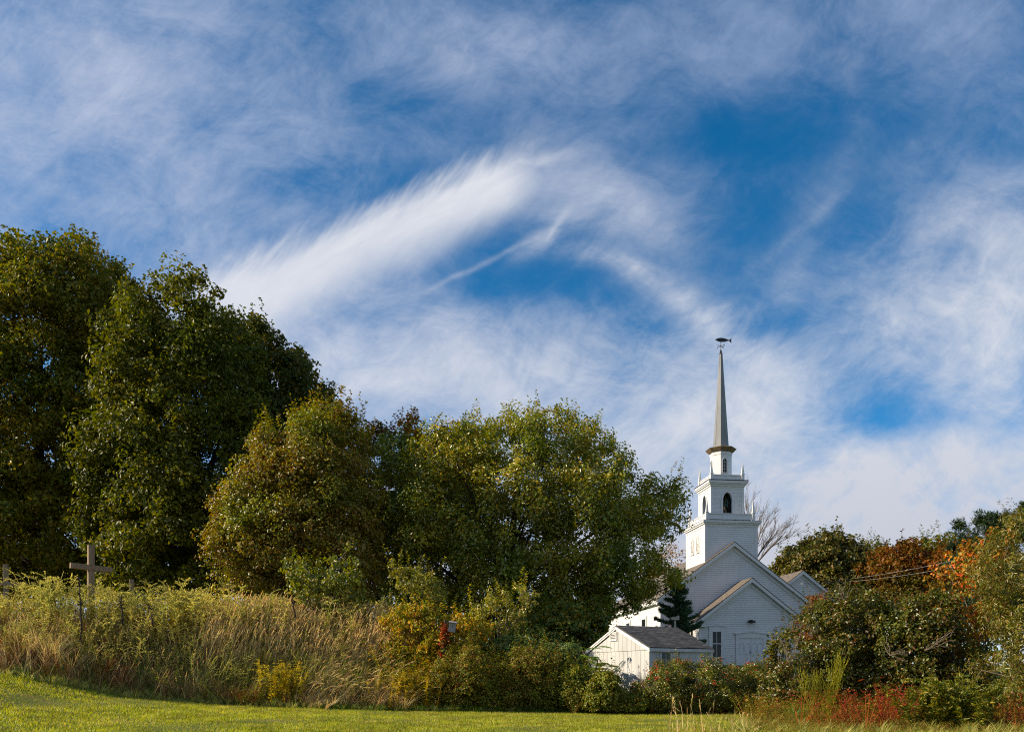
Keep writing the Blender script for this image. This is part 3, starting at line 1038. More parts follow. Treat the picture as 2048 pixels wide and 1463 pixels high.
cross(182, 27.5, CAMZ + 263 / F0 * 27.5, 3.1, .20, 1.30, CAMZ + 218 / F0 * 27.5, R(40), 2.5, 'largest weathered timber cross standing highest above the bank weeds')
cross(12, 32.0, CAMZ + 225 / F0 * 32, 3.0, .17, 1.35, CAMZ + 186 / F0 * 32, R(14), 0, 'timber cross rising from the weeds at the far left edge')
cross(263.5, 33.0, CAMZ + 195 / F0 * 33, 2.5, .17, 1.1, CAMZ + 163 / F0 * 33, R(20), 0, 'farthest timber cross, only its short post top above the weeds')

# ------------------------------------------------------------------ nest box, post, cable
bx = empty('nest_box', P(886, 1335, 27.2), R(12), 'grey wooden nest box leaning on a dark vine-wrapped post', 'nest box')
zz = CAMZ + (HORIZ - 1242) / F0 * 27.2 - bx.location.z
pm = MB()
pm.hexa([(-.07 + a * .05, b * .05, -.5) for a, b in q4], [(.10 + a * .045, b * .045, zz + .06) for a, b in q4])
pm.build('post', M['dark_post'], bx)
nb = MB()
nb.hexa([(-.12, -.11, -.17), (.12, -.11, -.17), (.12, .09, -.17), (-.12, .09, -.17)], [(-.12, -.11, .13), (.12, -.11, .13), (.12, .09, .19), (-.12, .09, .19)])
nb.hexa([(-.145, -.15, .135), (.145, -.15, .135), (.145, .1, .196), (-.145, .1, .196)], [(-.145, -.15, .155), (.145, -.15, .155), (.145, .1, .216), (-.145, .1, .216)])
o = nb.build('box', M['grey_wood'], bx)
o.location = (.30, -.14, zz - .20)
o.rotation_euler = (0, R(8), R(-8))
hole = MB().ngon_tube(0, 0, [(.022, 0), (.022, .004)], 12)
h = hole.build('entrance_hole', M['black'], o)
h.rotation_euler = (R(90), 0, 0)
h.location = (0, -.1115, .04)

X, Y, Z = P(1350, 1236, 36.5)
gz = float(H(X, Y))
pp = empty('feeder_post', (X, Y, gz), R(10), 'pale post with a flat crosspiece showing above the shed roof', 'post')
MB().box(-.035, .035, -.035, .035, -.2, Z - gz - .07).build('pole', M['pale_post'], pp)
MB().box(-.17, .17, -.09, .09, Z - gz - .069, Z - gz + .05).box(-.19, .19, -.11, .11, Z - gz + .051, Z - gz + .075).box(.10, .17, -.07, .07, Z - gz + .076, Z - gz + .13).build('crosspiece', M['pale_post'], pp)

for name, label, (a, b), sag in (('overhead_cable', 'upper of the two grey cables crossing before the orange trees', ((1600, 1166), (2110, 1068)), .5),
                                 ('overhead_cable', 'lower of the two grey cables crossing before the orange trees', ((1600, 1168), (2110, 1088)), .5)):
    pa, pb = Vector(P(*a, 64)), Vector(P(*b, 46))
    cb = MB()
    N = 14
    pts = []
    for i in range(N + 1):
        q = i / N
        p = pa.lerp(pb, q)
        p.z -= sag * 4 * q * (1 - q)
        pts.append(p)
    for p, q in zip(pts[:-1], pts[1:]):
        cb.rod(p, q, .009, 6)
    tag(cb.build(name, M['cable']), label, 'cable', 'overhead cables')

# ------------------------------------------------------------------ ground
def build_ground():
    def lines(a, b, step, far):
        core = list(np.arange(a, b + 1e-6, step))
        ext, d = [], step
        x = b
        while x < far:
            d *= 1.35
            x += d
            ext.append(x)
        lo, d, x = [], step, a
        while x > -far:
            d *= 1.35
            x -= d
            lo.append(x)
        return np.array(lo[::-1] + core + ext)
    xs = lines(-30, 22, .35, 900)
    ys = lines(4, 60, .35, 900)
    gx, gy = np.meshgrid(xs, ys)
    gz = H(gx, gy)
    rng = np.random.default_rng(5)
    gz = gz + .02 * np.sin(gx * 1.7 + gy * .6) * np.sin(gy * 1.3 - gx * .4) + .018 * np.sin(gx * .9 + 2.0 * np.sin(gy * .5))
    V = np.stack([gx, gy, gz], -1).reshape(-1, 3)
    nx, ny = len(xs), len(ys)
    i = np.arange(nx - 1)[None, :] + nx * np.arange(ny - 1)[:, None]
    F = np.stack([i, i + 1, i + 1 + nx, i + nx], -1).reshape(-1, 4)
    m, t, b = new_mat('lawn_turf')
    tc = t.new('ShaderNodeTexCoord')
    v = tc.outputs['Object']
    n1 = t.noise(t.mapping(v, rot=(0, 0, R(8)), scale=(.35, 1.6, 1)), .9, 6, .6)
    n2 = t.noise(v, 26, 4, .6)
    c = t.mix(t.maprange(n1, .36, .66), (.10, .135, .016), (.165, .175, .03))
    n3 = t.noise(t.mapping(v, loc=(4, 9, 0), rot=(0, 0, R(5)), scale=(.3, 1.5, 1)), 1.1, 5, .6)
    c = t.mix(t.maprange(n3, .55, .66, 0, .8), c, (.30, .21, .07))
    c = t.mix(t.maprange(n2, .3, .7, 0, .5), c, (.06, .075, .014))
    t.l.new(c, b.inputs['Base Color'])
    b.inputs['Roughness'].default_value = .9
    b.inputs['Specular IOR Level'].default_value = .15
    bp = t.new('ShaderNodeBump')
    bp.inputs['Strength'].default_value = .7
    bp.inputs['Distance'].default_value = .04
    t.put(bp.inputs['Height'], n2)
    t.l.new(bp.outputs[0], b.inputs['Normal'])
    o = link_mesh('ground', V, F, m, None, True)
    tag(o, kind='structure')


build_ground()

# ------------------------------------------------------------------ foliage tools
def unit(v):
    return v / np.maximum(np.linalg.norm(v, axis=-1, keepdims=True), 1e-9)


LEAF_K = 2.0
LEAF_TINT = (1.12, .97, .80)


def leaf_mat(name, cols, gloss=.20, rough=.46, trans=.35, patch=.5, patch_cols=None, hue=.38, k=1.0, tint=True):
    """leaf colours vary from leaf to leaf and, in patches, from bough to bough"""
    cols = [tuple(min(v * k * LEAF_K * k_, .75) for v, k_ in zip(c_, LEAF_TINT if tint else (1, 1, 1))) for c_ in cols]
    if patch_cols:
        patch_cols = [tuple(min(v * k * LEAF_K * k_, .75) for v, k_ in zip(c_, LEAF_TINT if tint else (1, 1, 1))) for c_ in patch_cols]
    m, t, b = new_mat(name)
    geo = t.new('ShaderNodeNewGeometry')
    tc = t.new('ShaderNodeTexCoord')
    rnd = geo.outputs['Random Per Island']
    n = len(cols)
    c = t.ramp(rnd, [((i + .0) / max(n - 1, 1), cc) for i, cc in enumerate(cols)])
    nz = t.noise(tc.outputs['Object'], patch, 3, .5)
    if patch_cols:
        c2 = t.ramp(rnd, [((i + .0) / max(len(patch_cols) - 1, 1), cc) for i, cc in enumerate(patch_cols)])
        c = t.mix(t.maprange(nz, .45, .65), c, c2)
    nz2 = t.noise(tc.outputs['Object'], patch * 3.1, 2, .5)
    hsv = t.new('ShaderNodeHueSaturation')
    t.put(hsv.inputs['Value'], t.maprange(nz2, .3, .7, 1 - hue, 1 + hue))
    t.l.new(c, hsv.inputs['Color'])
    c = hsv.outputs[0]
    t.l.new(c, b.inputs['Base Color'])
    b.inputs['Roughness'].default_value = rough
    b.inputs['Specular IOR Level'].default_value = gloss
    tr = t.new('ShaderNodeBsdfTranslucent')
    h2 = t.new('ShaderNodeHueSaturation')
    h2.inputs['Saturation'].default_value = 1.15
    h2.inputs['Value'].default_value = 1.35
    t.l.new(c, h2.inputs['Color'])
    t.l.new(h2.outputs[0], tr.inputs['Color'])
    mx = t.new('ShaderNodeMixShader')
    mx.inputs[0].default_value = trans
    t.l.new(b.outputs[0], mx.inputs[1])
    t.l.new(tr.outputs[0], mx.inputs[2])
    out = t.n['Material Output']
    t.l.new(mx.outputs[0], out.inputs[0])
    return m


def bark_mat(name, c0, c1):
    return surf_mat(name, c0, c1, 3.0, .9, stretch=(4, 4, .8), bump=.6, bscale=9, spec=.2)


def leaves(c, axis, nrm, L, Wd, fold=.12, shape=4):
    """leaf-shaped islands. shape 4: two triangles, 6: four triangles with rounded shoulders"""
    c = np.asarray(c)
    n = len(c)
    axis = unit(axis)
    side = unit(np.cross(axis, nrm))
    nrm = np.cross(side, axis)
    L = np.broadcast_to(np.asarray(L, float), (n,))[:, None]
    Wd = np.broadcast_to(np.asarray(Wd, float), (n,))[:, None]
    if shape == 4:
        V = np.stack([c - axis * L * .5, c + side * Wd * .5 + nrm * Wd * fold * 2 - axis * L * .05, c + axis * L * .5 - nrm * L * .06,
                      c - side * Wd * .5 + nrm * Wd * fold * 2 - axis * L * .05], 1)
        F = np.array([[0, 1, 2], [0, 2, 3]])
    else:
        V = np.stack([c - axis * L * .5, c + side * Wd * .42 + nrm * Wd * fold - axis * L * .2, c + side * Wd * .46 + nrm * Wd * fold + axis * L * .12,
                      c + axis * L * .5 - nrm * L * .10, c - side * Wd * .46 + nrm * Wd * fold + axis * L * .12, c - side * Wd * .42 + nrm * Wd * fold - axis * L * .2], 1)
        F = np.array([[0, 1, 2], [0, 2, 3], [0, 3, 4], [0, 4, 5]])
    k = V.shape[1]
    Fa = (F[None] + (np.arange(n) * k)[:, None, None]).reshape(-1, 3)
    return V.reshape(-1, 3), Fa


def tube(pts, rad, n):
    """tapered tube along a polyline"""
    pts = np.asarray(pts, float)
    rad = np.asarray(rad, float)
    d = np.gradient(pts, axis=0)
    d = unit(d)
    ref = np.array([0.31, 0.95, 0.05]) if abs(d[0, 2]) > .5 else np.array([0, 0, 1.])
    s = unit(np.cross(d, ref))
    u = np.cross(d, s)
    a = np.arange(n) * 2 * np.pi / n
    V = pts[:, None] + rad[:, None, None] * (np.cos(a)[None, :, None] * s[:, None] + np.sin(a)[None, :, None] * u[:, None])
    m = len(pts)
    i = np.arange(n)
    F = []
    for k in range(m - 1):
        F.append(np.stack([k * n + i, k * n + (i + 1) % n, (k + 1) * n + (i + 1) % n, (k + 1) * n + i], 1))
    return V.reshape(-1, 3), np.concatenate(F)


def merge(parts):
    vs, fs, o = [], [], 0
    for v, f in parts:
        vs.append(v)
        fs.append(f + o)
        o += len(v)
    return np.concatenate(vs), np.concatenate(fs)


def poly_dist(pts, poly):
    """signed distance (inside positive) of 2-D points to a polygon"""
    a = poly
    b = np.roll(poly, -1, 0)
    d = np.full(len(pts), 1e9)
    ins = np.zeros(len(pts), bool)
    for p, q in zip(a, b):
        e = q - p
        w = pts - p
        tt = np.clip((w @ e) / max(e @ e, 1e-12), 0, 1)
        d = np.minimum(d, np.linalg.norm(w - tt[:, None] * e, axis=1))
        cr = ((p[1] <= pts[:, 1]) & (q[1] > pts[:, 1])) | ((q[1] <= pts[:, 1]) & (p[1] > pts[:, 1]))
        with np.errstate(divide='ignore', invalid='ignore'):
            xi = p[0] + (pts[:, 1] - p[1]) / (q[1] - p[1]) * (q[0] - p[0])
        ins ^= cr & (pts[:, 0] < xi)
    return np.where(ins, d, -d)


def ragged(rng, poly, amp):
    """break up the straight runs of an outline"""
    out = []
    n = len(poly)
    for i in range(n):
        a, b = np.array(poly[i], float), np.array(poly[(i + 1) % n], float)
        L = np.linalg.norm(b - a)
        k = max(1, int(L / (amp * 2.2)))
        for j in range(k):
            out.append(a + (b - a) * j / k + (rng.normal(size=2) * amp * .55 if j or L < amp * 3 else 0))
    return out


def crown_clumps(rng, poly, Z, depth, n, r, shell=.45, rag=None, drop=0):
    """clump centres through the volume of a crown whose side view is poly (pixels at distance Z)"""
    if drop:
        poly = [(x, y + drop if y < 720 else y) for x, y in poly]
    poly = ragged(rng, poly, r * (rag if rag is not None else 1.25 if r < .5 else .55) / Z * F0)
    pw = np.array([[(x - 1024) / F0 * Z, CAMZ + (HORIZ - y) / F0 * Z] for x, y in poly])
    lo, hi = pw.min(0), pw.max(0)
    g = rng.uniform(lo, hi, (4000, 2))
    dm = np.percentile(poly_dist(g, pw), 98)
    out, rad = [], []
    tries = 0
    cand = rng.uniform(lo, hi, (n * 60, 2))
    dd = poly_dist(cand, pw)
    ok = dd > r * .18
    cand, dd = cand[ok], dd[ok]
    q = np.clip(dd / dm, 0, 1)
    hd = depth * np.sqrt(np.maximum(1 - (1 - q) ** 2, .02))
    yo = rng.choice([-1, 1], len(cand)) * hd * rng.random(len(cand)) ** shell
    c3 = np.stack([cand[:, 0], Z + yo, cand[:, 1]], 1)
    rr = np.minimum(r * rng.uniform(.65, 1.25, len(cand)), dd * .9 + r * .22)
    acc = np.zeros((0, 3))
    keep = []
    for i in range(len(c3)):
        if len(keep) >= n:
            break
        if len(keep):
            dist2 = ((acc - c3[i]) ** 2).sum(1)
            if dist2.min() < (rr[i] * .80) ** 2:
                continue
        keep.append(i)
        acc = c3[keep]
    return c3[keep], rr[keep], pw


def crown_leaves(rng, C, rr, per, L, asp=.6, up=.5, out=.7, rnd=.6, droop=.3, flat=.85, shape=4, center=None, var=.35, tall=1.0):
    """leaves in each clump; per = leaves for a clump of mean radius"""
    mean = np.mean(rr)
    cnt = np.maximum((per * (rr / mean) ** 2).astype(int), 6)
    idx = np.repeat(np.arange(len(C)), cnt)
    n = len(idx)
    d = unit(rng.normal(size=(n, 3)))
    rad = rng.random(n) ** .45
    # lumpy clump: radius depends on direction
    ph = rng.uniform(0, 6.28, (len(C), 3))
    lump = 1 + .28 * np.sin(3 * d[:, 0] + ph[idx, 0]) + .22 * np.sin(4 * d[:, 2] + ph[idx, 1])
    off = d * (rad * lump * rr[idx])[:, None]
    off[:, 2] *= flat * tall
    pos = C[idx] + off
    if center is None:
        center = C.mean(0)
    ext = np.maximum(np.std(C, 0), .3)
    o2 = unit((pos - center) / ext)
    nrm = unit(out * (d * .6 + o2 * .4) + np.array([0, 0, up]) + rnd * rng.normal(size=(n, 3)))
    ax = rng.normal(size=(n, 3)) + d * .6
    ax -= nrm * (ax * nrm).sum(1, keepdims=True)
    ax = unit(ax) + np.array([0, 0, -droop])
    Ls = L * rng.uniform(1 - var, 1 + var, n)
    return leaves(pos, ax, nrm, Ls, Ls * asp, shape=shape)


def bez(p, q, bend, k=6):
    p, q = np.asarray(p, float), np.asarray(q, float)
    m = (p + q) / 2 + bend
    t = np.linspace(0, 1, k)[:, None]
    return p * (1 - t) ** 2 + 2 * m * t * (1 - t) + q * t ** 2


def branches(rng, base, C, trunk_r, n_limb=9, fork=.28, twig_r=.022, twigs=True, multi=1, spread=.0, min_r=.03, lean=(0, 0)):
    """trunk, limbs and twigs that reach the clumps"""
    parts = []
    base = np.asarray(base, float)
    top = C[:, 2].max()
    ctr = C.mean(0)
    hgt = top - base[2]
    nodes, nrad = [], []

    def path(pts, r0, r1, n):
        k = len(pts)
        rad = r0 + (r1 - r0) * np.linspace(0, 1, k) ** .8
        parts.append(tube(pts, rad, n))
        for p, r_ in zip(pts[1:], rad[1:]):
            nodes.append(p)
            nrad.append(r_)
        return rad
    trunks = []
    for k in range(multi):
        b = base + np.array([rng.normal() * spread, rng.normal() * spread, -.25]) if multi > 1 else base + np.array([0, 0, -.25])
        tp = np.array([ctr[0] * .75 + base[0] * .25 + rng.normal() * spread * 3, ctr[1] * .75 + base[1] * .25 + rng.normal() * spread * 3, base[2] + hgt * .78])
        pts = bez(b, tp, np.array([rng.normal() * hgt * .03 + lean[0], rng.normal() * hgt * .03 + lean[1], 0]), 9)
        r0 = trunk_r / math.sqrt(multi)
        path(pts, r0, r0 * .22, 8)
        rad = r0 + (r0 * .22 - r0) * np.linspace(0, 1, 9) ** .8
        trunks.append((pts, rad))
    # limbs to spread-out clumps
    idx = [int(rng.integers(len(C)))]
    dmin = np.linalg.norm(C - C[idx[0]], axis=1)
    while len(idx) < min(n_limb, len(C)):
        j = int(np.argmax(dmin))
        idx.append(j)
        dmin = np.minimum(dmin, np.linalg.norm(C - C[j], axis=1))
    for j in idx:
        pts, rad = trunks[rng.integers(len(trunks))]
        h = np.clip((C[j, 2] - base[2]) / hgt - .35, fork, .9)
        i = int(np.clip(round(h / .78 * 8 * rng.uniform(.7, .95)), 1, 7))
        p = pts[i]
        L = np.linalg.norm(C[j] - p)
        bp = bez(p, C[j], np.array([rng.normal() * L * .06, rng.normal() * L * .06, L * rng.uniform(-.02, .10)]), 7)
        path(bp, max(rad[i] * .55, min_r), min_r * .6, 6)
    if twigs:
        N = np.array(nodes)
        NR = np.array(nrad)
        order = np.argsort(np.linalg.norm(C - ctr, axis=1))
        addn, addr = [], []
        for j in order:
            c = C[j]
            allN = N if not addn else np.concatenate([N, np.array(addn)])
            allR = NR if not addn else np.concatenate([NR, np.array(addr)])
            dist = np.linalg.norm(allN - c, axis=1) + np.maximum(0, allN[:, 2] - c[2]) * .8
            k = int(np.argmin(dist))
            L = np.linalg.norm(allN[k] - c)
            if L < .05:
                continue
            bp = bez(allN[k], c, rng.normal(size=3) * L * .08 + np.array([0, 0, -L * .04]), 4)
            r0 = min(max(twig_r * (1 + L * .25), .008), allR[k])
            parts.append(tube(bp, np.linspace(r0, twig_r * .45, 4), 4))
            addn += [bp[2], bp[3]]
            addr += [r0 * .6, r0 * .45]
    return merge(parts)


SEED = [100]


def plant(name, poly, Z, depth, n, r, per, L, mat, bark, label, cat, base=None, trunk_r=.25, n_limb=9, group=None, parts=('trunk', 'crown'),
          shell=.45, multi=1, spread=0.0, twig_r=.022, min_r=.03, fork=.28, lean=(0, 0), extra=None, rag=None, drop=0, **kw):
    SEED[0] += 1
    rng = np.random.default_rng(SEED[0])
    C, rr, pw = crown_clumps(rng, poly, Z, depth, n, r, shell, rag, drop)
    if base is None:
        bx_ = pw[:, 0].mean()
    else:
        bx_ = (base - 1024) / F0 * Z
    gz = float(H(bx_, Z))
    b = np.array([bx_, Z, gz])
    o = empty(name, tuple(b), 0, label, cat, group)
    V, F = branches(rng, b, C, trunk_r, n_limb, multi=multi, spread=spread, twig_r=twig_r, min_r=min_r, fork=fork, lean=lean)
    link_mesh(parts[0], V - b, F, bark, o, True)
    V, F = crown_leaves(rng, C, rr, per, L, **kw)
    if extra is None and parts[1] == 'foliage':
        extra = sprouts(max(14, n // 3), top_only=False, h=(r * .8, r * 2.4), L=L, asp=kw.get('asp', .6), k=9)
    if extra is not None:
        V2, F2 = extra(rng, C, rr, b)
        V, F = merge([(V, F), (V2, F2)])
    link_mesh(parts[1], V - b, F, mat, o)
    return o, C, rr, rng


def sprouts(count, top_only=True, h=(.5, 1.1), L=.1, asp=.6, k=14, zone=.75):
    """upright leafy shoots that break the outline"""
    def fn(rng, C, rr, b):
        z = C[:, 2]
        w = C[z > np.quantile(z, zone)] if top_only else C
        # favour the upper envelope
        best = []
        for c in w:
            near = w[np.linalg.norm(w[:, :2] - c[:2], axis=1) < rr.mean() * 1.2]
            if c[2] >= near[:, 2].max() - .2:
                best.append(c)
        best = np.array(best if best else w)
        P_, A, Nn = [], [], []
        for i in range(count):
            c = best[rng.integers(len(best))] + rng.normal(size=3) * rr.mean() * .35
            hh = rng.uniform(*h)
            d = unit(np.array([rng.normal() * .22, rng.normal() * .22, 1.0]))
            for q in np.linspace(.1, 1, k):
                a = rng.uniform(0, 6.28)
                sd = np.array([math.cos(a), math.sin(a), .45 * rng.random()])
                P_.append(c + d * hh * q + sd * L * .5)
                A.append(sd + np.array([0, 0, -.3 + .5 * q]))
                Nn.append(np.array([0, 0, 1.0]) + rng.normal(size=3) * .4)
        n = len(P_)
        Ls = L * rng.uniform(.7, 1.2, n)
        return leaves(np.array(P_), np.array(A), np.array(Nn), Ls, Ls * asp)
    return fn


def fronds(rng, C, b, n=46, L=.75):
    """feather-shaped leaves: paired leaflets along an arching stalk"""
    cs, axs, ns = [], [], []
    for i in range(n):
        c = C[rng.integers(len(C))]
        a = rng.uniform(0, 6.28)
        d = np.array([math.cos(a), math.sin(a) * .9 - .1, rng.uniform(.1, .5)])
        l = L * rng.uniform(.6, 1.15)
        for q in np.linspace(.15, 1, 13):
            p = c + d * l * q + np.array([0, 0, -.42 * l * q * q])
            td = unit(d + np.array([0, 0, -.84 * q]))
            s = unit(np.cross(td, [0, 0, 1.0]))
            for sg in (-1, 1):
                ll = .16 * math.sin(.5 + 2.4 * q) + .03
                ax = s * sg + td * .35 + np.array([0, 0, -.35])
                cs.append(p + unit(ax) * ll * .5)
                axs.append(np.append(ax, ll))
                ns.append(np.array([0, 0, 1.0]) + rng.normal(size=3) * .15)
    axs = np.array(axs)
    return leaves(np.array(cs), axs[:, :3], np.array(ns), axs[:, 3], axs[:, 3] * .32)



# ------------------------------------------------------------------ foliage colours
B_dark = bark_mat('dark_bark', (.060, .045, .035), (.035, .027, .022))
B_grey = bark_mat('grey_bark', (.15, .125, .10), (.08, .065, .052))
B_pale = bark_mat('pale_twig_bark', (.22, .175, .13), (.14, .105, .075))
B_twig = bark_mat('bare_twig_bark', (.17, .145, .12), (.11, .095, .08))
B_red = bark_mat('reddish_stem_bark', (.16, .06, .045), (.09, .04, .03))
B_straw = bark_mat('straw_stem', (.36, .27, .14), (.25, .18, .09))

Lf = {}
Lf['maple_a'] = leaf_mat('maple_leaf_green_gold', [(.044,.058,.005),(.064,.076,.006),(.086,.090,.007),(.115,.105,.008),(.145,.095,.009)], patch=.22, patch_cols=[(.030,.048,.005),(.044,.062,.006),(.064,.076,.007),(.09,.086,.008)], k=.95)
Lf['maple_b'] = leaf_mat('maple_leaf_dark_green', [(.036,.051,.005),(.050,.065,.006),(.070,.079,.007),(.10,.09,.008)], patch=.22, patch_cols=[(.028,.043,.005),(.042,.057,.006),(.058,.068,.007)], k=.92)
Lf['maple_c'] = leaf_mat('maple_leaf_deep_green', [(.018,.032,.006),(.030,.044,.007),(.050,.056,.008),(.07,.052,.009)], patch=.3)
Lf['crab'] = leaf_mat('crabapple_leaf_bronze', [(.055,.070,.009),(.09,.098,.011),(.125,.115,.013),(.13,.085,.015),(.10,.05,.018)], gloss=.38, rough=.4, patch=.35, patch_cols=[(.055,.082,.009),(.085,.112,.011),(.12,.135,.014),(.10,.09,.013)], k=.98)
Lf['bronze'] = leaf_mat('purple_bronze_leaf', [(.04,.02,.013),(.065,.026,.015),(.085,.04,.015),(.09,.06,.015)], patch=.5)
Lf['orange_tip'] = leaf_mat('orange_green_leaf', [(.07, .085, .012), (.14, .11, .013), (.22, .10, .012), (.26, .07, .010)], patch=.5)
Lf['russet'] = leaf_mat('russet_leaf', [(.085,.065,.010),(.15,.065,.010),(.19,.055,.010),(.13,.08,.012)], k=.7, patch=.5)
Lf['pear'] = leaf_mat('pear_leaf_olive', [(.042,.066,.006),(.070,.094,.008),(.105,.117,.009),(.135,.12,.010),(.15,.10,.010)], gloss=.6, rough=.33, patch=.3, patch_cols=[(.030,.055,.006),(.052,.078,.007),(.085,.10,.009)], k=1.3)
Lf['pear_low'] = leaf_mat('pear_leaf_dark', [(.020, .045, .010), (.035, .06, .012), (.06, .075, .013)], gloss=.5, patch=.4)
Lf['sap'] = leaf_mat('sapling_leaf', [(.075, .11, .018), (.11, .13, .02), (.15, .15, .025), (.18, .14, .02)], gloss=.6, rough=.35)
Lf['cherry'] = leaf_mat('broad_leaf_green', [(.04,.07,.010),(.065,.09,.012),(.10,.115,.014),(.15,.13,.016)], gloss=.45)
Lf['vine_green'] = leaf_mat('vine_leaf_green', [(.024,.052,.009),(.038,.072,.010),(.06,.09,.011),(.13,.12,.014),(.20,.14,.015)], gloss=.4)
Lf['blue_green'] = leaf_mat('dogwood_leaf', [(.035, .075, .030), (.055, .10, .035), (.08, .12, .035), (.10, .11, .03)], gloss=.4)
Lf['sumac_gold'] = leaf_mat('golden_vine_leaf', [(.06,.095,.012),(.10,.125,.013),(.17,.165,.014),(.26,.18,.014),(.27,.11,.012)], patch=.9, patch_cols=[(.05,.08,.010),(.085,.11,.012),(.14,.14,.013),(.20,.13,.012)], k=1.1)
Lf['bramble'] = leaf_mat('bramble_leaf', [(.035,.058,.010),(.055,.078,.012),(.085,.095,.015),(.10,.07,.018),(.10,.045,.018)], patch=.8, patch_cols=[(.035,.06,.010),(.07,.085,.012),(.11,.105,.015)], k=1.3)
Lf['bright'] = leaf_mat('bright_green_leaf', [(.05,.085,.010),(.08,.11,.012),(.12,.135,.014),(.19,.15,.016)], gloss=.4, k=.85)
Lf['frond'] = leaf_mat('pinnate_leaf_green', [(.05, .12, .018), (.075, .14, .02), (.10, .16, .025)], gloss=.4, patch=.8, patch_cols=[(.06, .12, .018), (.12, .15, .02), (.25, .12, .02)])
Lf['holly'] = leaf_mat('winterberry_leaf', [(.035,.060,.009),(.055,.078,.011),(.09,.10,.013),(.14,.115,.015)], gloss=.7, rough=.3)
Lf['berry'] = leaf_mat('red_berry_skin', [(.45, .015, .012), (.60, .03, .02)], gloss=.6, trans=.05, hue=.1)
Lf['spruce'] = leaf_mat('spruce_needle', [(.012,.032,.018),(.018,.042,.022),(.028,.052,.026)], k=1.5, gloss=.3, trans=.1)
Lf['pine'] = leaf_mat('pine_needle', [(.012,.032,.010),(.018,.042,.011),(.030,.052,.012)], k=.6, gloss=.3, trans=.15)
Lf['brown'] = leaf_mat('brown_withered_leaf', [(.12,.09,.05),(.17,.125,.07),(.20,.15,.085),(.11,.085,.05)], patch=.8)
Lf['oak'] = leaf_mat('oak_leaf_autumn', [(.030,.048,.010),(.050,.062,.012),(.075,.072,.013),(.10,.065,.013)], patch=.35, gloss=.45)
Lf['orange'] = leaf_mat('orange_leaf', [(.085,.075,.010),(.14,.085,.010),(.19,.075,.010),(.21,.06,.010)], k=.52, patch=.3, patch_cols=[(.055,.068,.010),(.09,.085,.011),(.14,.085,.010)])
Lf['far_green'] = leaf_mat('far_green_leaf', [(.03, .055, .012), (.05, .07, .014), (.08, .085, .016), (.11, .08, .016)], patch=.2)
Lf['aspen'] = leaf_mat('orange_sapling_leaf', [(.06,.075,.012),(.11,.10,.014),(.18,.12,.015),(.26,.09,.012),(.30,.04,.010)], patch=.8, patch_cols=[(.07,.08,.012),(.14,.10,.013),(.22,.10,.012)], k=1.1)
Lf['willow'] = leaf_mat('narrow_olive_leaf', [(.042,.064,.010),(.068,.088,.012),(.10,.11,.014),(.13,.118,.016),(.12,.07,.016)], gloss=.55, rough=.35, patch=.8, k=.85)
Lf['viburnum'] = leaf_mat('dark_shrub_leaf', [(.028,.046,.008),(.045,.065,.009),(.072,.082,.011),(.09,.08,.013),(.12,.05,.03)], k=.85, gloss=.55, rough=.35, patch=1.0, patch_cols=[(.028,.050,.008),(.055,.075,.010),(.10,.10,.013)])
Lf['redleaf'] = leaf_mat('red_loosestrife_leaf', [(.10,.015,.014),(.16,.022,.018),(.22,.04,.018),(.26,.09,.02),(.09,.09,.018)], k=.98, patch=1.2)
Lf['lime'] = leaf_mat('yellow_green_weed_leaf', [(.12,.15,.014),(.17,.19,.016),(.22,.21,.018)], k=.8, trans=.45)
Lf['mixed'] = leaf_mat('mixed_weed_leaf', [(.05,.075,.010),(.08,.10,.013),(.12,.12,.016),(.16,.11,.02),(.20,.05,.03)], patch=1.2)

# ------------------------------------------------------------------ the big trees on the left
plant('maple_tree', [(-190, 1200), (-200, 800), (-130, 680), (-60, 600), (0, 545), (34, 502), (70, 464), (96, 460), (120, 482), (148, 434), (180, 436), (202, 470), (240, 482), (268, 512), (296, 545), (302, 600), (310, 700), (320, 900), (310, 1200)],
      47, 6.0, 640, 1.15, 300, .225, Lf['maple_a'], B_dark, 'tallest green and gold maple at the left edge behind the crosses', 'tree', base=110, trunk_r=.5, n_limb=16,
      extra=sprouts(120, top_only=False, h=(.3, .75), L=.22, k=14), up=.45, droop=.6, out=.6, rnd=.6, rag=.3, drop=38)
plant('maple_tree', [(205, 1200), (185, 1000), (215, 760), (224, 640), (250, 612), (290, 588), (330, 570), (375, 538), (420, 534), (455, 553), (480, 590), (500, 615), (525, 680), (550, 800), (565, 950), (550, 1100), (490, 1200)],
      43, 5.0, 420, 1.0, 240, .215, Lf['maple_b'], B_dark, 'dark green round-topped maple right of the tallest maple', 'tree', base=360, trunk_r=.42, n_limb=14,
      extra=sprouts(100, top_only=False, h=(.25, .65), L=.21, k=13), up=.45, droop=.6, out=.6, rnd=.6, rag=.3, drop=38)
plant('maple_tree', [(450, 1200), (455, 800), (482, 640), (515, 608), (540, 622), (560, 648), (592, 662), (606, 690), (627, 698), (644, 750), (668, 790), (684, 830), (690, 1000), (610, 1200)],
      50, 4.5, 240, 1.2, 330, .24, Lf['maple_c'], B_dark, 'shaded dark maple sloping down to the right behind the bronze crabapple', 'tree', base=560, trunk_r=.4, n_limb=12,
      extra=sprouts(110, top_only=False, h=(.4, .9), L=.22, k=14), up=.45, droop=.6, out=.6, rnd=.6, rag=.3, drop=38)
plant('plum_tree', [(690, 1100), (700, 900), (738, 848), (785, 843), (805, 900), (800, 1100)], 49, 2.0, 60, .8, 160, .2, Lf['bronze'], B_dark, 'purple bronze treetop between the crabapple and the big pear tree', 'tree', trunk_r=.2, n_limb=6, extra=sprouts(26, h=(.5, 1.0), L=.2, k=12))
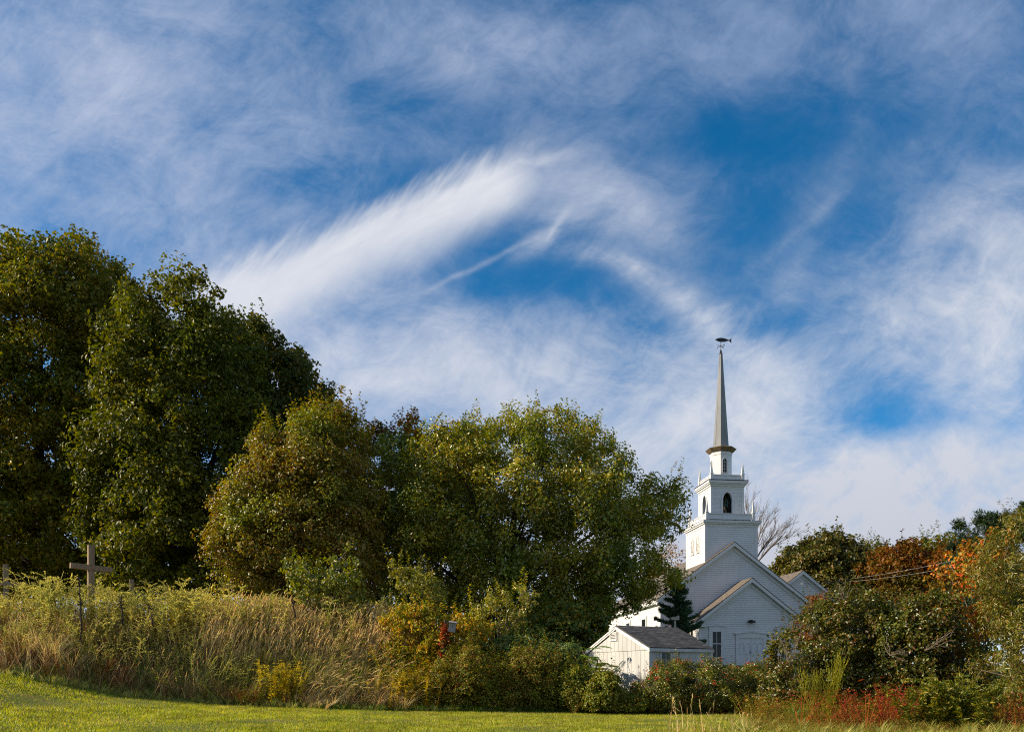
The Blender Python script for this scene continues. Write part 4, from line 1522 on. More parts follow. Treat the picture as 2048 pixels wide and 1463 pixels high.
plant('maple_tree', [(780, 1100), (788, 860), (828, 836), (852, 858), (880, 1000), (860, 1100)], 50, 2.0, 60, .8, 160, .22, Lf['orange_tip'], B_dark, 'green maple top tinged orange just left of the pear tree crown', 'tree', trunk_r=.2, n_limb=6, extra=sprouts(20, h=(.5, 1.0), L=.2, k=12))
plant('maple_tree', [(850, 1100), (862, 870), (900, 851), (955, 852), (975, 1000), (950, 1100)], 51, 2.4, 70, .85, 170, .22, Lf['russet'], B_dark, 'russet red maple top peeping over the left of the pear tree', 'tree', trunk_r=.2, n_limb=6)
plant('crabapple_tree', [(440, 1190), (432, 1065), (458, 1008), (480, 962), (506, 905), (528, 882), (545, 848), (572, 868), (602, 848), (642, 822), (690, 803), (722, 830), (742, 870), (757, 930), (765, 1100), (740, 1210)],
      37, 3.2, 300, .80, 350, .145, Lf['crab'], B_dark, 'bronze and olive crabapple tree in front of the dark maples', 'tree', base=590, trunk_r=.26, n_limb=12,
      extra=sprouts(190, top_only=False, h=(.4, 1.15), L=.14, k=16), up=.5, droop=.35, twig_r=.016)
plant('pear_tree', [(715, 985), (738, 940), (750, 900), (790, 880), (832, 862), (870, 868), (902, 858), (936, 838), (945, 820), (968, 818), (1000, 833), (1050, 812), (1100, 818), (1146, 826), (1162, 850), (1200, 874), (1232, 900), (1242, 928), (1264, 925), (1282, 948), (1312, 952), (1342, 974), (1362, 1000), (1364, 1050), (1342, 1082), (1315, 1092), (1322, 1120), (1352, 1150), (1335, 1190), (1292, 1215), (1232, 1235), (1150, 1262), (1000, 1268), (850, 1232), (760, 1190), (728, 1080)],
      42.5, 5.4, 560, .95, 300, .155, Lf['pear'], B_dark, 'broad olive green pear tree spreading in front of the church', 'tree', base=1000, trunk_r=.42, n_limb=20,
      extra=sprouts(280, top_only=False, h=(.35, .95), L=.15, k=14), up=.45, droop=.35, fork=.18)
# brown leafed tree glimpsed beside the tower, bare tree behind it
plant('oak_tree', [(1275, 1200), (1290, 1110), (1315, 1088), (1345, 1086), (1372, 1105), (1378, 1140), (1340, 1200)], 76, 3.0, 60, .8, 26, .22, Lf['brown'], B_pale, 'sparse brown leafed tree showing left of the church tower', 'tree', trunk_r=.2, n_limb=8)


def bare_tree():
    SEED[0] += 1
    rng = np.random.default_rng(77)
    Z = 74.0
    bx_ = (1500 - 1024) / F0 * Z
    b = np.array([bx_, Z, 2.1])
    parts = []
    lim = []

    def grow(p, d, L, r, lev):
        k = 6
        pts = [p]
        for i in range(k):
            d = unit(d + rng.normal(size=3) * .06 + np.array([0, 0, .02]))
            pts.append(pts[-1] + d * L / k)
        pts = np.array(pts)
        rad = np.linspace(r, r * .42, k + 1)
        parts.append(tube(pts, rad, 5 if lev < 2 else 3))
        if lev >= 4:
            return
        nb = (5, 4, 3, 2)[lev]
        for i in range(nb):
            q = rng.uniform(.25, 1.0) if lev else rng.uniform(.35, 1)
            j = int(q * k)
            side = unit(rng.normal(size=3) * np.array([1, 1, .35]))
            nd = unit(d * .9 + side * .42 + np.array([.08, 0, .10]))
            grow(pts[j], nd, L * rng.uniform(.45, .68), max(rad[j] * .55, .013), lev + 1)
    fk = b + np.array([0, 0, 7.6])
    parts.append(tube(np.array([b - np.array([0, 0, .3]), (b + fk) / 2 + np.array([.1, 0, 0]), fk]), np.array([.26, .2, .16]), 7))
    for dx in (-.15, .12, .38, .66, 1.0):
        grow(fk, unit(np.array([dx, rng.normal() * .3, 1.0])), 4.6 * rng.uniform(.85, 1.1) / (1 + .15 * abs(dx)), .11, 0)
    V, F = merge(parts)
    # fit the crown to its height
    top = CAMZ + (HORIZ - 955) / F0 * Z
    s = (top - b[2]) / (V[:, 2].max() - b[2])
    o = empty('bare_tree', tuple(b), 0, 'leafless grey tree with fine upright twigs right of the church tower', 'tree')
    Vl = (V - b) * s
    Vl[:, 0] *= 4.4 / np.percentile(Vl[:, 0], 99.7)
    link_mesh('trunk', Vl, F, B_twig, o)


bare_tree()

# ------------------------------------------------------------------ trees on the right, far to near
plant('willow_tree', [(1700, 1200), (1712, 1110), (1738, 1076), (1762, 1084), (1775, 1120), (1780, 1200)], 92, 2.5, 50, .9, 70, .3, Lf['far_green'], B_grey, 'thin pale green treetop between the dark oak and the orange tree', 'tree', trunk_r=.2, n_limb=6, extra=sprouts(22, h=(.8, 1.8), L=.28, k=12))
plant('maple_tree', [(1800, 1230), (1812, 1090), (1850, 1074), (1892, 1078), (1915, 1110), (1930, 1230)], 86, 4, 90, 1.2, 150, .34, Lf['far_green'], B_dark, 'dull green treetop behind the orange trees and left of the pine', 'tree', trunk_r=.3, n_limb=7, extra=sprouts(16, h=(.8, 1.6), L=.3, k=12))
plant('orange_tree', [(1722, 1240), (1722, 1130), (1758, 1092), (1800, 1085), (1835, 1100), (1850, 1130), (1850, 1240)], 69, 4, 130, .95, 190, .26, Lf['orange'], B_grey, 'orange autumn tree behind the two overhead cables', 'tree', trunk_r=.25, n_limb=8, extra=sprouts(25, h=(.5, 1.1), L=.24, k=12))
plant('orange_tree', [(1830, 1240), (1835, 1120), (1870, 1098), (1905, 1100), (1930, 1150), (1930, 1240)], 66, 4, 110, .95, 170, .25, Lf['russet'], B_grey, 'rust brown autumn tree left of the dark pine', 'tree', trunk_r=.25, n_limb=8, extra=sprouts(20, h=(.5, 1.1), L=.24, k=12))
plant('oak_tree', [(1548, 1240), (1552, 1130), (1576, 1098), (1602, 1084), (1640, 1062), (1668, 1074), (1692, 1084), (1722, 1100), (1738, 1130), (1745, 1240)], 76, 5, 190, 1.1, 230, .30, Lf['oak'], B_dark, 'rounded dark oak turning bronze behind the side gable of the church', 'tree', trunk_r=.4, n_limb=10, extra=sprouts(40, h=(.5, 1.4), L=.26, k=12))


def needle_tufts(rng, C, rr, per, L, wd, up=.6):
    idx = np.repeat(np.arange(len(C)), per)
    n = len(idx)
    tuft = C[idx] + unit(rng.normal(size=(n, 3))) * (rr[idx] * rng.random(n) ** .6)[:, None]
    k = 9
    t2 = np.repeat(tuft, k, 0)
    ax = unit(rng.normal(size=(n * k, 3)) + np.array([0, 0, up]))
    return leaves(t2 + ax * L * .5, ax, rng.normal(size=(n * k, 3)), L * rng.uniform(.8, 1.2, n * k), wd, fold=0)


def pine():
    rng = np.random.default_rng(9)
    Z = 52.0
    poly = [(1925, 1080), (1925, 1045), (1945, 1016), (1965, 1025), (1992, 1030), (2030, 1012), (2075, 1005), (2110, 1030), (2110, 1250), (1950, 1250), (1900, 1110), (1915, 1095)]
    C, rr, pw = crown_clumps(rng, poly, Z, 3.0, 190, .7, .5)
    b = np.array([(2030 - 1024) / F0 * Z, Z, 2.1])
    o = empty('pine_tree', tuple(b), 0, 'dark green long-needled pine at the right edge behind the orange sapling', 'tree')
    V, F = branches(rng, b, C, .3, 12)
    link_mesh('trunk', V - b, F, B_dark, o, True)
    V, F = needle_tufts(rng, C, rr, 46, .32, .045)
    link_mesh('crown', V - b, F, Lf['pine'], o)


pine()


def spruce():
    rng = np.random.default_rng(21)
    Z = 44.0
    X, _, zt = P(1352, 1142, Z)
    gz = float(H(X, Z))
    b = np.array([X, Z, gz])
    o = empty('spruce_tree', tuple(b), 0, 'small dark spruce standing before the church behind the shed', 'tree')
    hgt = zt - gz
    parts = [tube(np.array([[0, 0, -.2], [0, 0, hgt * .5], [0, 0, hgt]]), np.array([.11, .06, .012]), 7)]
    pos, axs = [], []
    z = .6
    while z < hgt - .12:
        f = (hgt - z) / hgt
        for k in range(int(4 + 3 * f)):
            a = rng.uniform(0, 6.28)
            L = (.16 + 2.35 * f) * rng.uniform(.5, 1.1)
            p0 = np.array([0, 0, z + rng.uniform(-.14, .14)])
            d = np.array([math.cos(a), math.sin(a), .25 + .5 * (1 - f)])
            p1 = p0 + d * L * np.array([1, 1, .6]) + np.array([0, 0, -.05 * L])
            pts = bez(p0, p1, np.array([0, 0, -.10 * L]), 5)
            parts.append(tube(pts, np.linspace(.022, .006, 5), 4))
            m = int(14 + 90 * L)
            q = rng.random(m) ** .75
            c = np.stack([np.interp(q, np.linspace(0, 1, 5), pts[:, i]) for i in range(3)], 1)
            sd = np.stack([-np.sin(np.full(m, a)), np.cos(np.full(m, a)), np.zeros(m)], 1) * rng.uniform(-1, 1, m)[:, None]
            c = c + sd * (.17 * L * (1.05 - q))[:, None]
            ax = unit(d)[None] + sd * .8 + rng.normal(size=(m, 3)) * .35
            pos.append(c)
            axs.append(ax)
        z += .21 * (.6 + .6 * f)
    pos, axs = np.concatenate(pos), np.concatenate(axs)
    pos, axs = np.repeat(pos, 5, 0), np.repeat(axs, 5, 0) + rng.normal(size=(len(pos) * 5, 3)) * .5
    pos = pos + rng.normal(size=pos.shape) * .05
    V, F = merge(parts)
    link_mesh('trunk', V, F, B_dark, o, True)
    V, F = leaves(pos, axs, rng.normal(size=axs.shape), 
                  .15 * rng.uniform(.7, 1.3, len(pos)), .032, fold=0)
    link_mesh('crown', V, F, Lf['spruce'], o)


spruce()

# orange sapling, olive narrow-leaved tree, viburnum thicket
plant('orange_sapling', [(1890, 1160), (1894, 1100), (1930, 1072), (1975, 1058), (2005, 1080), (2010, 1150), (2000, 1250), (1960, 1320), (1890, 1320), (1850, 1250), (1848, 1150), (1865, 1110)], 24, 1.1, 120, .27, 34, .11, Lf['aspen'], B_pale, 'slender sapling with vivid orange and red leaves before the pine', 'sapling', base=1950, trunk_r=.06, n_limb=14, twig_r=.007, min_r=.012, multi=4, spread=.12, asp=.75, shape=6, droop=.9, extra=sprouts(20, h=(.2, .5), L=.1, k=9))
plant('willow_shrub', [(1965, 1330), (1990, 1200), (1985, 1130), (2008, 1050), (2035, 1008), (2065, 985), (2140, 960), (2250, 1000), (2280, 1465), (1960, 1462), (1935, 1400)], 20.5, 1.7, 370, .36, 120, .115, Lf['willow'], B_pale, 'olive narrow-leaved shrub filling the right edge of the picture', 'shrub', base=2090, trunk_r=.1, n_limb=16, twig_r=.007, min_r=.012, multi=5, spread=.2, asp=.24, up=.3, droop=.5, extra=sprouts(60, h=(.25, .6), L=.11, asp=.25, k=16), parts=('stems', 'foliage'))
plant('viburnum_shrub', [(1600, 1330), (1612, 1250), (1642, 1205), (1680, 1170), (1720, 1165), (1760, 1200), (1785, 1260), (1790, 1400), (1700, 1425), (1610, 1400)], 24.5, 1.6, 230, .36, 150, .085, Lf['viburnum'], B_grey, 'dense dark green shrub with bare twig tips right of the church door', 'shrub', base=1700, trunk_r=.09, n_limb=12, twig_r=.008, min_r=.012, multi=5, spread=.2, asp=.7, parts=('stems', 'foliage'), shape=6)
plant('viburnum_shrub', [(1750, 1420), (1745, 1250), (1765, 1200), (1830, 1188), (1862, 1195), (1905, 1250), (1945, 1300), (1960, 1420)], 23.5, 1.5, 220, .36, 150, .085, Lf['viburnum'], B_grey, 'dark tangled shrub below the orange sapling with grey dead twigs', 'shrub', base=1860, trunk_r=.09, n_limb=12, twig_r=.008, min_r=.012, multi=5, spread=.2, asp=.7, parts=('stems', 'foliage'), shape=6)
plant('brown_sapling', [(1590, 1290), (1600, 1240), (1620, 1195), (1640, 1185), (1650, 1230), (1640, 1300)], 26, .6, 60, .22, 70, .07, Lf['russet'], B_pale, 'rust leaved sapling covering the right corner of the church wall', 'sapling', base=1615, trunk_r=.03, n_limb=7, twig_r=.006, min_r=.008, asp=.5)
plant('hydrangea_shrub', [(1525, 1420), (1530, 1350), (1522, 1290), (1545, 1262), (1580, 1252), (1598, 1290), (1618, 1340), (1640, 1420)], 23, 1.0, 80, .30, 60, .085, Lf['viburnum'], B_pale, 'loose leafy shrub with pale bent stems in front of the church window', 'shrub', base=1575, trunk_r=.05, n_limb=9, twig_r=.007, min_r=.01, multi=4, spread=.15, asp=.7, shape=6, parts=('stems', 'foliage'))


def bare_twigs(px, py, Z, n, L, label, direction=(0, 0, 1), spread=.6, name='dead_branch'):
    SEED[0] += 1
    rng = np.random.default_rng(SEED[0])
    b = np.array(P(px, py, Z))
    parts = []
    for i in range(n):
        d = unit(np.array(direction) + rng.normal(size=3) * spread)
        p = np.zeros(3)
        pts = [p]
        for k in range(7):
            d = unit(d + rng.normal(size=3) * .22)
            pts.append(pts[-1] + d * L * rng.uniform(.7, 1.2) / 7)
        pts = np.array(pts)
        parts.append(tube(pts, np.linspace(.010, .004, 8), 4))
        for k in (2, 3, 4, 5, 6):
            dd = unit(d + rng.normal(size=3) * .9)
            q = pts[k]
            e = bez(q, q + dd * L * .3 * rng.random(), rng.normal(size=3) * .03, 4)
            parts.append(tube(e, np.linspace(.006, .003, 4), 3))
    V, F = merge(parts)
    o = link_mesh(name, V, F, B_pale, None)
    o.location = tuple(b)
    tag(o, label, 'dead branch', 'bare branches in the right-hand thicket')


bare_twigs(1640, 1255, 22.6, 5, 1.25, 'pale bare branches arching left out of the dense shrub', (-.8, -.3, .2), .35)
bare_twigs(1780, 1310, 21.9, 7, .55, 'star-shaped bare twig bundle in the middle of the thicket', (.4, -.4, .6), .7)
bare_twigs(1850, 1300, 21.8, 4, 1.0, 'long grey dead branches reaching right across the tangled shrub', (.8, -.4, .5), .4)
bare_twigs(1690, 1200, 23.6, 9, .65, 'upright bare twigs sticking out of the shrub top', (0, 0, 1), .35)
bare_twigs(1580, 1330, 22.0, 5, .95, 'thin crooked pale stems rising before the church window', (.05, -.2, 1), .3)

# ------------------------------------------------------------------ shrubs in the middle
plant('young_cherry', [(585, 1230), (585, 1140), (610, 1118), (650, 1112), (690, 1105), (722, 1125), (730, 1180), (740, 1240)], 29.5, 1.1, 75, .34, 50, .12, Lf['cherry'], B_grey, 'bright leafy young cherry between crabapple and tall grass', 'sapling', trunk_r=.05, n_limb=8, twig_r=.01, asp=.7, shape=6, droop=.6, extra=sprouts(22, h=(.3, .8), L=.12, k=10))
plant('pear_bough', [(775, 1110), (800, 1125), (850, 1140), (888, 1165), (892, 1200), (860, 1222), (820, 1205), (790, 1165)], 30.5, .9, 70, .30, 50, .105, Lf['sap'], B_grey, 'sunlit leafy young pear left of the upright-shooted sapling', 'sapling', base=850, trunk_r=.05, n_limb=8, twig_r=.01, asp=.55, shape=6, extra=sprouts(14, h=(.5, .9), L=.1, k=14), parts=('trunk', 'crown'))
plant('pear_sapling', [(945, 1260), (940, 1215), (965, 1175), (1000, 1190), (1040, 1160), (1075, 1165), (1070, 1215), (1030, 1250), (1000, 1275)], 29.0, .9, 60, .26, 46, .10, Lf['sap'], B_pale, 'small pear sapling with upright pale shoots below the big pear tree', 'sapling', base=1005, trunk_r=.06, n_limb=10, twig_r=.010, min_r=.02, asp=.5, shape=6, extra=sprouts(16, h=(.5, 1.0), L=.10, k=16, zone=.3))
plant('vine_thicket', [(1000, 1330), (1010, 1260), (1060, 1215), (1120, 1195), (1180, 1215), (1225, 1230), (1245, 1260), (1215, 1300), (1180, 1340)], 37.5, 1.4, 200, .46, 100, .14, Lf['vine_green'], B_dark, 'dark green vine thicket flecked with yellow left of the shed roof', 'shrub', trunk_r=.08, n_limb=10, twig_r=.01, asp=.8, shape=6, droop=.7, parts=('stems', 'foliage'))
plant('dogwood_shrub', [(960, 1350), (965, 1285), (1010, 1258), (1060, 1265), (1110, 1282), (1150, 1300), (1160, 1350)], 28.6, 1.0, 130, .32, 90, .09, Lf['blue_green'], B_red, 'bluish green shrub right of the golden vine mound', 'shrub', trunk_r=.05, n_limb=9, twig_r=.008, asp=.65, shape=6, parts=('stems', 'foliage'))
plant('golden_vine', [(755, 1300), (770, 1245), (800, 1222), (850, 1215), (900, 1222), (950, 1236), (985, 1258), (1000, 1300), (1060, 1300), (1050, 1345), (800, 1345)], 28.4, 1.2, 260, .30, 80, .12, Lf['sumac_gold'], B_red, 'mound of golden and orange vine leaves round the nest box post', 'vine', trunk_r=.05, n_limb=10, twig_r=.008, asp=.42, shape=6, droop=.9, parts=('stems', 'foliage'))
plant('red_creeper', [(878, 1320), (880, 1275), (888, 1250), (896, 1262), (893, 1320)], 27.15, .14, 40, .10, 22, .085, Lf['redleaf'], B_red, 'red creeper climbing the dark nest box post', 'vine', base=886, trunk_r=.012, n_limb=3, twig_r=.005, min_r=.006, asp=.6, parts=('stems', 'foliage'))
plant('bramble_shrub', [(860, 1412), (850, 1330), (900, 1300), (960, 1300), (1000, 1330), (1010, 1415)], 26.6, .9, 170, .30, 100, .07, Lf['bramble'], B_red, 'low dark bramble below the golden vine mound', 'shrub', trunk_r=.03, n_limb=8, twig_r=.007, asp=.6, parts=('stems', 'foliage'))
plant('bramble_shrub', [(990, 1415), (985, 1335), (1030, 1305), (1090, 1310), (1120, 1340), (1130, 1415)], 26.9, .9, 170, .30, 100, .07, Lf['bramble'], B_red, 'brown and green bramble below the bluish dogwood', 'shrub', trunk_r=.03, n_limb=8, twig_r=.007, asp=.6, parts=('stems', 'foliage'))
plant('bramble_shrub', [(1100, 1415), (1095, 1350), (1130, 1310), (1180, 1318), (1210, 1360), (1215, 1415)], 26.8, .9, 160, .30, 90, .08, Lf['bright'], B_red, 'brighter green bramble at the foot of the fern-leaved sumac', 'shrub', trunk_r=.03, n_limb=8, twig_r=.007, asp=.6, parts=('stems', 'foliage'))
plant('green_shrub', [(1172, 1422), (1175, 1375), (1200, 1350), (1235, 1350), (1265, 1370), (1285, 1395), (1288, 1422)], 26.0, .7, 120, .26, 80, .08, Lf['bright'], B_red, 'low bright green bush at the near corner of the shed wall', 'shrub', trunk_r=.03, n_limb=8, twig_r=.007, asp=.65, shape=6, parts=('stems', 'foliage'))
plant('tree_of_heaven', [(1150, 1330), (1165, 1300), (1190, 1290), (1215, 1320), (1222, 1360), (1180, 1370)], 32.3, .6, 26, .2, 10, .10, Lf['frond'], B_grey, 'leafy sapling with long feather-shaped leaves against the shed gable', 'sapling', base=1192, trunk_r=.03, n_limb=8, twig_r=.008, asp=.35,
      extra=lambda rng, C, rr, b: fronds(rng, C, b))

# ------------------------------------------------------------------ winterberry bushes
def winterberry(poly, Z, label, base):
    o, C, rr, rng = plant('winterberry_bush', poly, Z, .8, 120, .27, 85, .065, Lf['holly'], B_grey, label, 'berry bush', base=base, trunk_r=.03, n_limb=9, twig_r=.006, min_r=.009,
                          multi=4, spread=.12, asp=.5, group='winterberry bushes before the church', parts=('stems', 'foliage'), extra=sprouts(14, h=(.2, .45), L=.06, k=10), shape=6)
    # berries in little bunches along the outer twigs
    n = 330
    idx = rng.integers(0, len(C), 90)
    bun = C[idx] + unit(rng.normal(size=(90, 3))) * (rr[idx] * .95)[:, None]
    c = bun[rng.integers(0, 90, n)] + rng.normal(size=(n, 3)) * .045
    octv = np.array([[1, 0, 0], [-1, 0, 0], [0, 1, 0], [0, -1, 0], [0, 0, 1], [0, 0, -1.]]) * .017
    octf = np.array([[0, 2, 4], [2, 1, 4], [1, 3, 4], [3, 0, 4], [2, 0, 5], [1, 2, 5], [3, 1, 5], [0, 3, 5]])
    V = (c[:, None] + octv[None]).reshape(-1, 3)
    F = (octf[None] + (np.arange(n) * 6)[:, None, None]).reshape(-1, 3)
    b = np.array(o.location)
    bo = link_mesh('berries', V - b, F, Lf['berry'], o, True)
    bo['kind'] = 'stuff'


winterberry([(1262, 1425), (1268, 1375), (1290, 1345), (1312, 1330), (1338, 1318), (1352, 1345), (1358, 1425)], 26.2, 'winterberry bush at the shed corner, leftmost of the berry bushes', 1310)
winterberry([(1335, 1425), (1335, 1340), (1350, 1312), (1365, 1308), (1390, 1325), (1400, 1425)], 27.0, 'winterberry bush with red clusters in front of the shed doors', 1365)
winterberry([(1380, 1425), (1382, 1345), (1405, 1312), (1425, 1308), (1448, 1315), (1470, 1345), (1475, 1425)], 26.4, 'tall winterberry bush below the church window left of the door', 1428)
winterberry([(1455, 1425), (1460, 1350), (1485, 1325), (1510, 1320), (1535, 1335), (1548, 1425)], 26.8, 'winterberry bush below the church door, rightmost of the berry bushes', 1500)

# ------------------------------------------------------------------ herb prototypes
def proto_grass(rng, h, lean, curl, w=.014, head=True, blades=2):
    """one seed stalk with a couple of leaf blades; returns stalk ribbon and head as triangles"""
    parts = []
    d = np.array([lean, rng.normal() * .15, 0])

    def ribbon(h, d, w, curl, k=6):
        t = np.linspace(0, 1, k)
        p = np.stack([d[0] * h * t ** 1.6, d[1] * h * t ** 1.6, h * (t - curl * t ** 3)], 1)
        s = unit(np.array([[math.cos(a0), math.sin(a0), 0]]))
        ww = (w * (1 - .75 * t))[:, None]
        V = np.concatenate([p - s * ww, p + s * ww])
        i = np.arange(k - 1)
        F = np.concatenate([np.stack([i, i + 1, i + 1 + k], 1), np.stack([i, i + 1 + k, i + k], 1)])
        return V, F, p
    a0 = rng.uniform(-.5, .5)
    V, F, p = ribbon(h, d, w * .6, curl)
    parts.append((V, F))
    if head:
        n = 10
        q = rng.uniform(.80, 1.0, n)
        c = np.stack([np.interp(q, np.linspace(0, 1, 6), p[:, i]) for i in range(3)], 1)
        ax = unit(p[-1] - p[-2])[None] + rng.normal(size=(n, 3)) * .28
        parts.append(leaves(c, ax, rng.normal(size=(n, 3)), .10, .018))
    for i in range(blades):
        a0 = rng.uniform(0, 3.1)
        d2 = np.array([lean + rng.normal() * .45, rng.normal() * .4, 0])
        V, F, _ = ribbon(h * rng.uniform(.35, .7), d2, w * 1.1, curl * 1.3 + rng.uniform(0, .3))
        parts.append((V, F))
    return merge(parts)


def proto_plume(rng, h, leafy=46, top=.45, arch=.35, lf=.06, tl=.045, ntop=95):
    """goldenrod, mugwort and fleabane like weeds: leafy stem and a feathery arching top"""
    parts = []
    dx, dy = rng.normal() * .16, rng.normal() * .16
    k = 6
    t = np.linspace(0, 1, k)
    p = np.stack([dx * h * t ** 2, dy * h * t ** 2, h * t], 1)
    parts.append(tube(p, np.linspace(.009, .004, k), 3))
    parts[-1] = (parts[-1][0], np.concatenate([parts[-1][1][:, [0, 1, 2]], parts[-1][1][:, [0, 2, 3]]]))
    q = rng.uniform(.15, .8, leafy)
    c = np.stack([np.interp(q, t, p[:, i]) for i in range(3)], 1)
    a = rng.uniform(0, 6.28, leafy)
    ax = np.stack([np.cos(a), np.sin(a), rng.uniform(-.3, .8, leafy)], 1)
    L = lf * rng.uniform(.6, 1.4, leafy) * (1.3 - .5 * q)
    parts.append(leaves(c + unit(ax) * L[:, None] * .55, ax, np.array([0, 0, 1.0]) + rng.normal(size=(leafy, 3)) * .4, L, L * .3))
    nb = 9
    for b in range(nb):
        z = rng.uniform(1 - top, .97)
        c0 = np.array([np.interp(z, t, p[:, i]) for i in range(3)])
        a = rng.uniform(0, 6.28)
        l = h * top * rng.uniform(.25, .6) * (1.25 - z)/.5
        d = np.array([math.cos(a) * .6, math.sin(a) * .6, .8])
        m = ntop // nb
        s = rng.uniform(.1, 1, m)
        cc = c0 + d * (l * s)[:, None] + np.stack([np.full(m, math.cos(a)), np.full(m, math.sin(a)), np.full(m, -.8)], 1) * (arch * l * s ** 2)[:, None]
        ax = d[None] + rng.normal(size=(m, 3)) * .8
        parts.append(leaves(cc, ax, rng.normal(size=(m, 3)), tl * rng.uniform(.6, 1.3, m), tl * .36))
    return merge(parts)


def proto_tuft(rng, h, n=16, spread=.5, w=.012, curl=.35, lean=0.0):
    """tussock of arching blades"""
    parts = []
    k = 5
    t = np.linspace(0, 1, k)
    for i in range(n):
        a = rng.uniform(0, 6.28)
        hh = h * rng.uniform(.55, 1.1)
        sp = spread * rng.uniform(.3, 1.1)
        p = np.stack([(math.cos(a) * sp + lean) * hh * t ** 1.5 + rng.normal() * .03, math.sin(a) * sp * hh * t ** 1.5 + rng.normal() * .03, hh * (t - curl * rng.uniform(.4, 1.4) * t ** 2.6)], 1)
        s = np.array([[-math.sin(a + .6), math.cos(a + .6), 0]])
        ww = (w * (1 - .85 * t))[:, None]
        V = np.concatenate([p - s * ww, p + s * ww])
        j = np.arange(k - 1)
        parts.append((V, np.concatenate([np.stack([j, j + 1, j + 1 + k], 1), np.stack([j, j + 1 + k, j + k], 1)])))
    return merge(parts)


def proto_bush(rng, h, n=70, L=.06, asp=.5, r=.22, stems=5):
    """small leafy herb"""
    parts = []
    for s in range(stems):
        d = np.array([rng.normal() * .35, rng.normal() * .35, 1.0])
        m = n // stems
        q = rng.uniform(.2, 1, m)
        c = d[None] * (h * q)[:, None] + rng.normal(size=(m, 3)) * r * .25
        a = rng.uniform(0, 6.28, m)
        ax = np.stack([np.cos(a), np.sin(a), rng.uniform(-.4, .7, m)], 1)
        Ls = L * rng.uniform(.6, 1.4, m)
        parts.append(leaves(c, ax, np.array([0, 0, 1.0]) + rng.normal(size=(m, 3)) * .5, Ls, Ls * asp))
        v, f = tube(np.array([[0, 0, 0], d * h * .5, d * h]), np.array([.006, .005, .003]), 3)
        parts.append((v, np.concatenate([f[:, [0, 1, 2]], f[:, [0, 2, 3]]])))
    return merge(parts)


def scatter(rng, protos, pos, scale, tilt=.12, lean=None, spin=True):
    parts = []
    n = len(pos)
    pick = rng.integers(0, len(protos), n)
    for k, (V, F) in enumerate(protos):
        s = np.where(pick == k)[0]
        if not len(s):
            continue
        a = rng.uniform(0, 6.28, len(s)) if spin else rng.normal(size=len(s)) * .25
        ca, sa = np.cos(a), np.sin(a)
        X = V[None, :, 0] * ca[:, None] - V[None, :, 1] * sa[:, None]
        Y = V[None, :, 0] * sa[:, None] + V[None, :, 1] * ca[:, None]
        Zz = np.repeat(V[None, :, 2], len(s), 0)
        tx = rng.normal(size=len(s)) * tilt + (0 if lean is None else lean[s] if np.ndim(lean) else lean)
        ty = rng.normal(size=len(s)) * tilt
        sc = scale[s][:, None]
        W = np.stack([(X + tx[:, None] * Zz) * sc, (Y + ty[:, None] * Zz) * sc, Zz * sc], -1) + pos[s][:, None, :]
        m = V.shape[0]
        parts.append((W.reshape(-1, 3), (F[None] + (np.arange(len(s)) * m)[:, None, None]).reshape(-1, 3)))
    return merge(parts)


def on_ground(x, y, dz=-.02):
    return np.stack([x, y, H(x, y) + dz], 1)


def stuff(name, V, F, mat, label=None):
    o = link_mesh(name, V, F, mat)
    tag(o, kind='stuff', label=label)
    if label:
        o['category'] = 'weeds'
    return o


Lf['straw'] = leaf_mat('dry_grass_straw', [(.21, .135, .060), (.28, .19, .080), (.34, .25, .11), (.24, .16, .075), (.17, .10, .05)], gloss=.25, rough=.6, trans=.3, patch=.7, k=1.4, tint=False)
Lf['straw_green'] = leaf_mat('green_tan_grass', [(.06, .085, .014), (.10, .11, .02), (.17, .15, .04), (.23, .18, .06)], gloss=.25, rough=.6, trans=.35, patch=.7, k=1.4, tint=False)
Lf['plume'] = leaf_mat('seedy_weed_plume', [(.125, .118, .030), (.19, .168, .045), (.255, .215, .06), (.31, .25, .08), (.20, .155, .045)], gloss=.2, rough=.6, trans=.4, patch=.6, patch_cols=[(.095, .11, .022), (.15, .15, .032), (.21, .19, .05)], k=1.35, tint=False)
Lf['goldenrod'] = leaf_mat('goldenrod_flower_leaf', [(.10, .12, .015), (.20, .18, .015), (.34, .25, .015), (.40, .26, .015)], gloss=.2, rough=.6, trans=.4, k=1.1)
Lf['brown_stem'] = leaf_mat('brown_weed_stem', [(.07, .045, .025), (.11, .07, .035), (.15, .10, .05), (.10, .04, .025)], gloss=.2, rough=.7, trans=.2)
Lf['fresh'] = leaf_mat('fresh_grass_blade', [(.04, .085, .014), (.06, .11, .018), (.09, .13, .02)], gloss=.3, rough=.5, trans=.4)


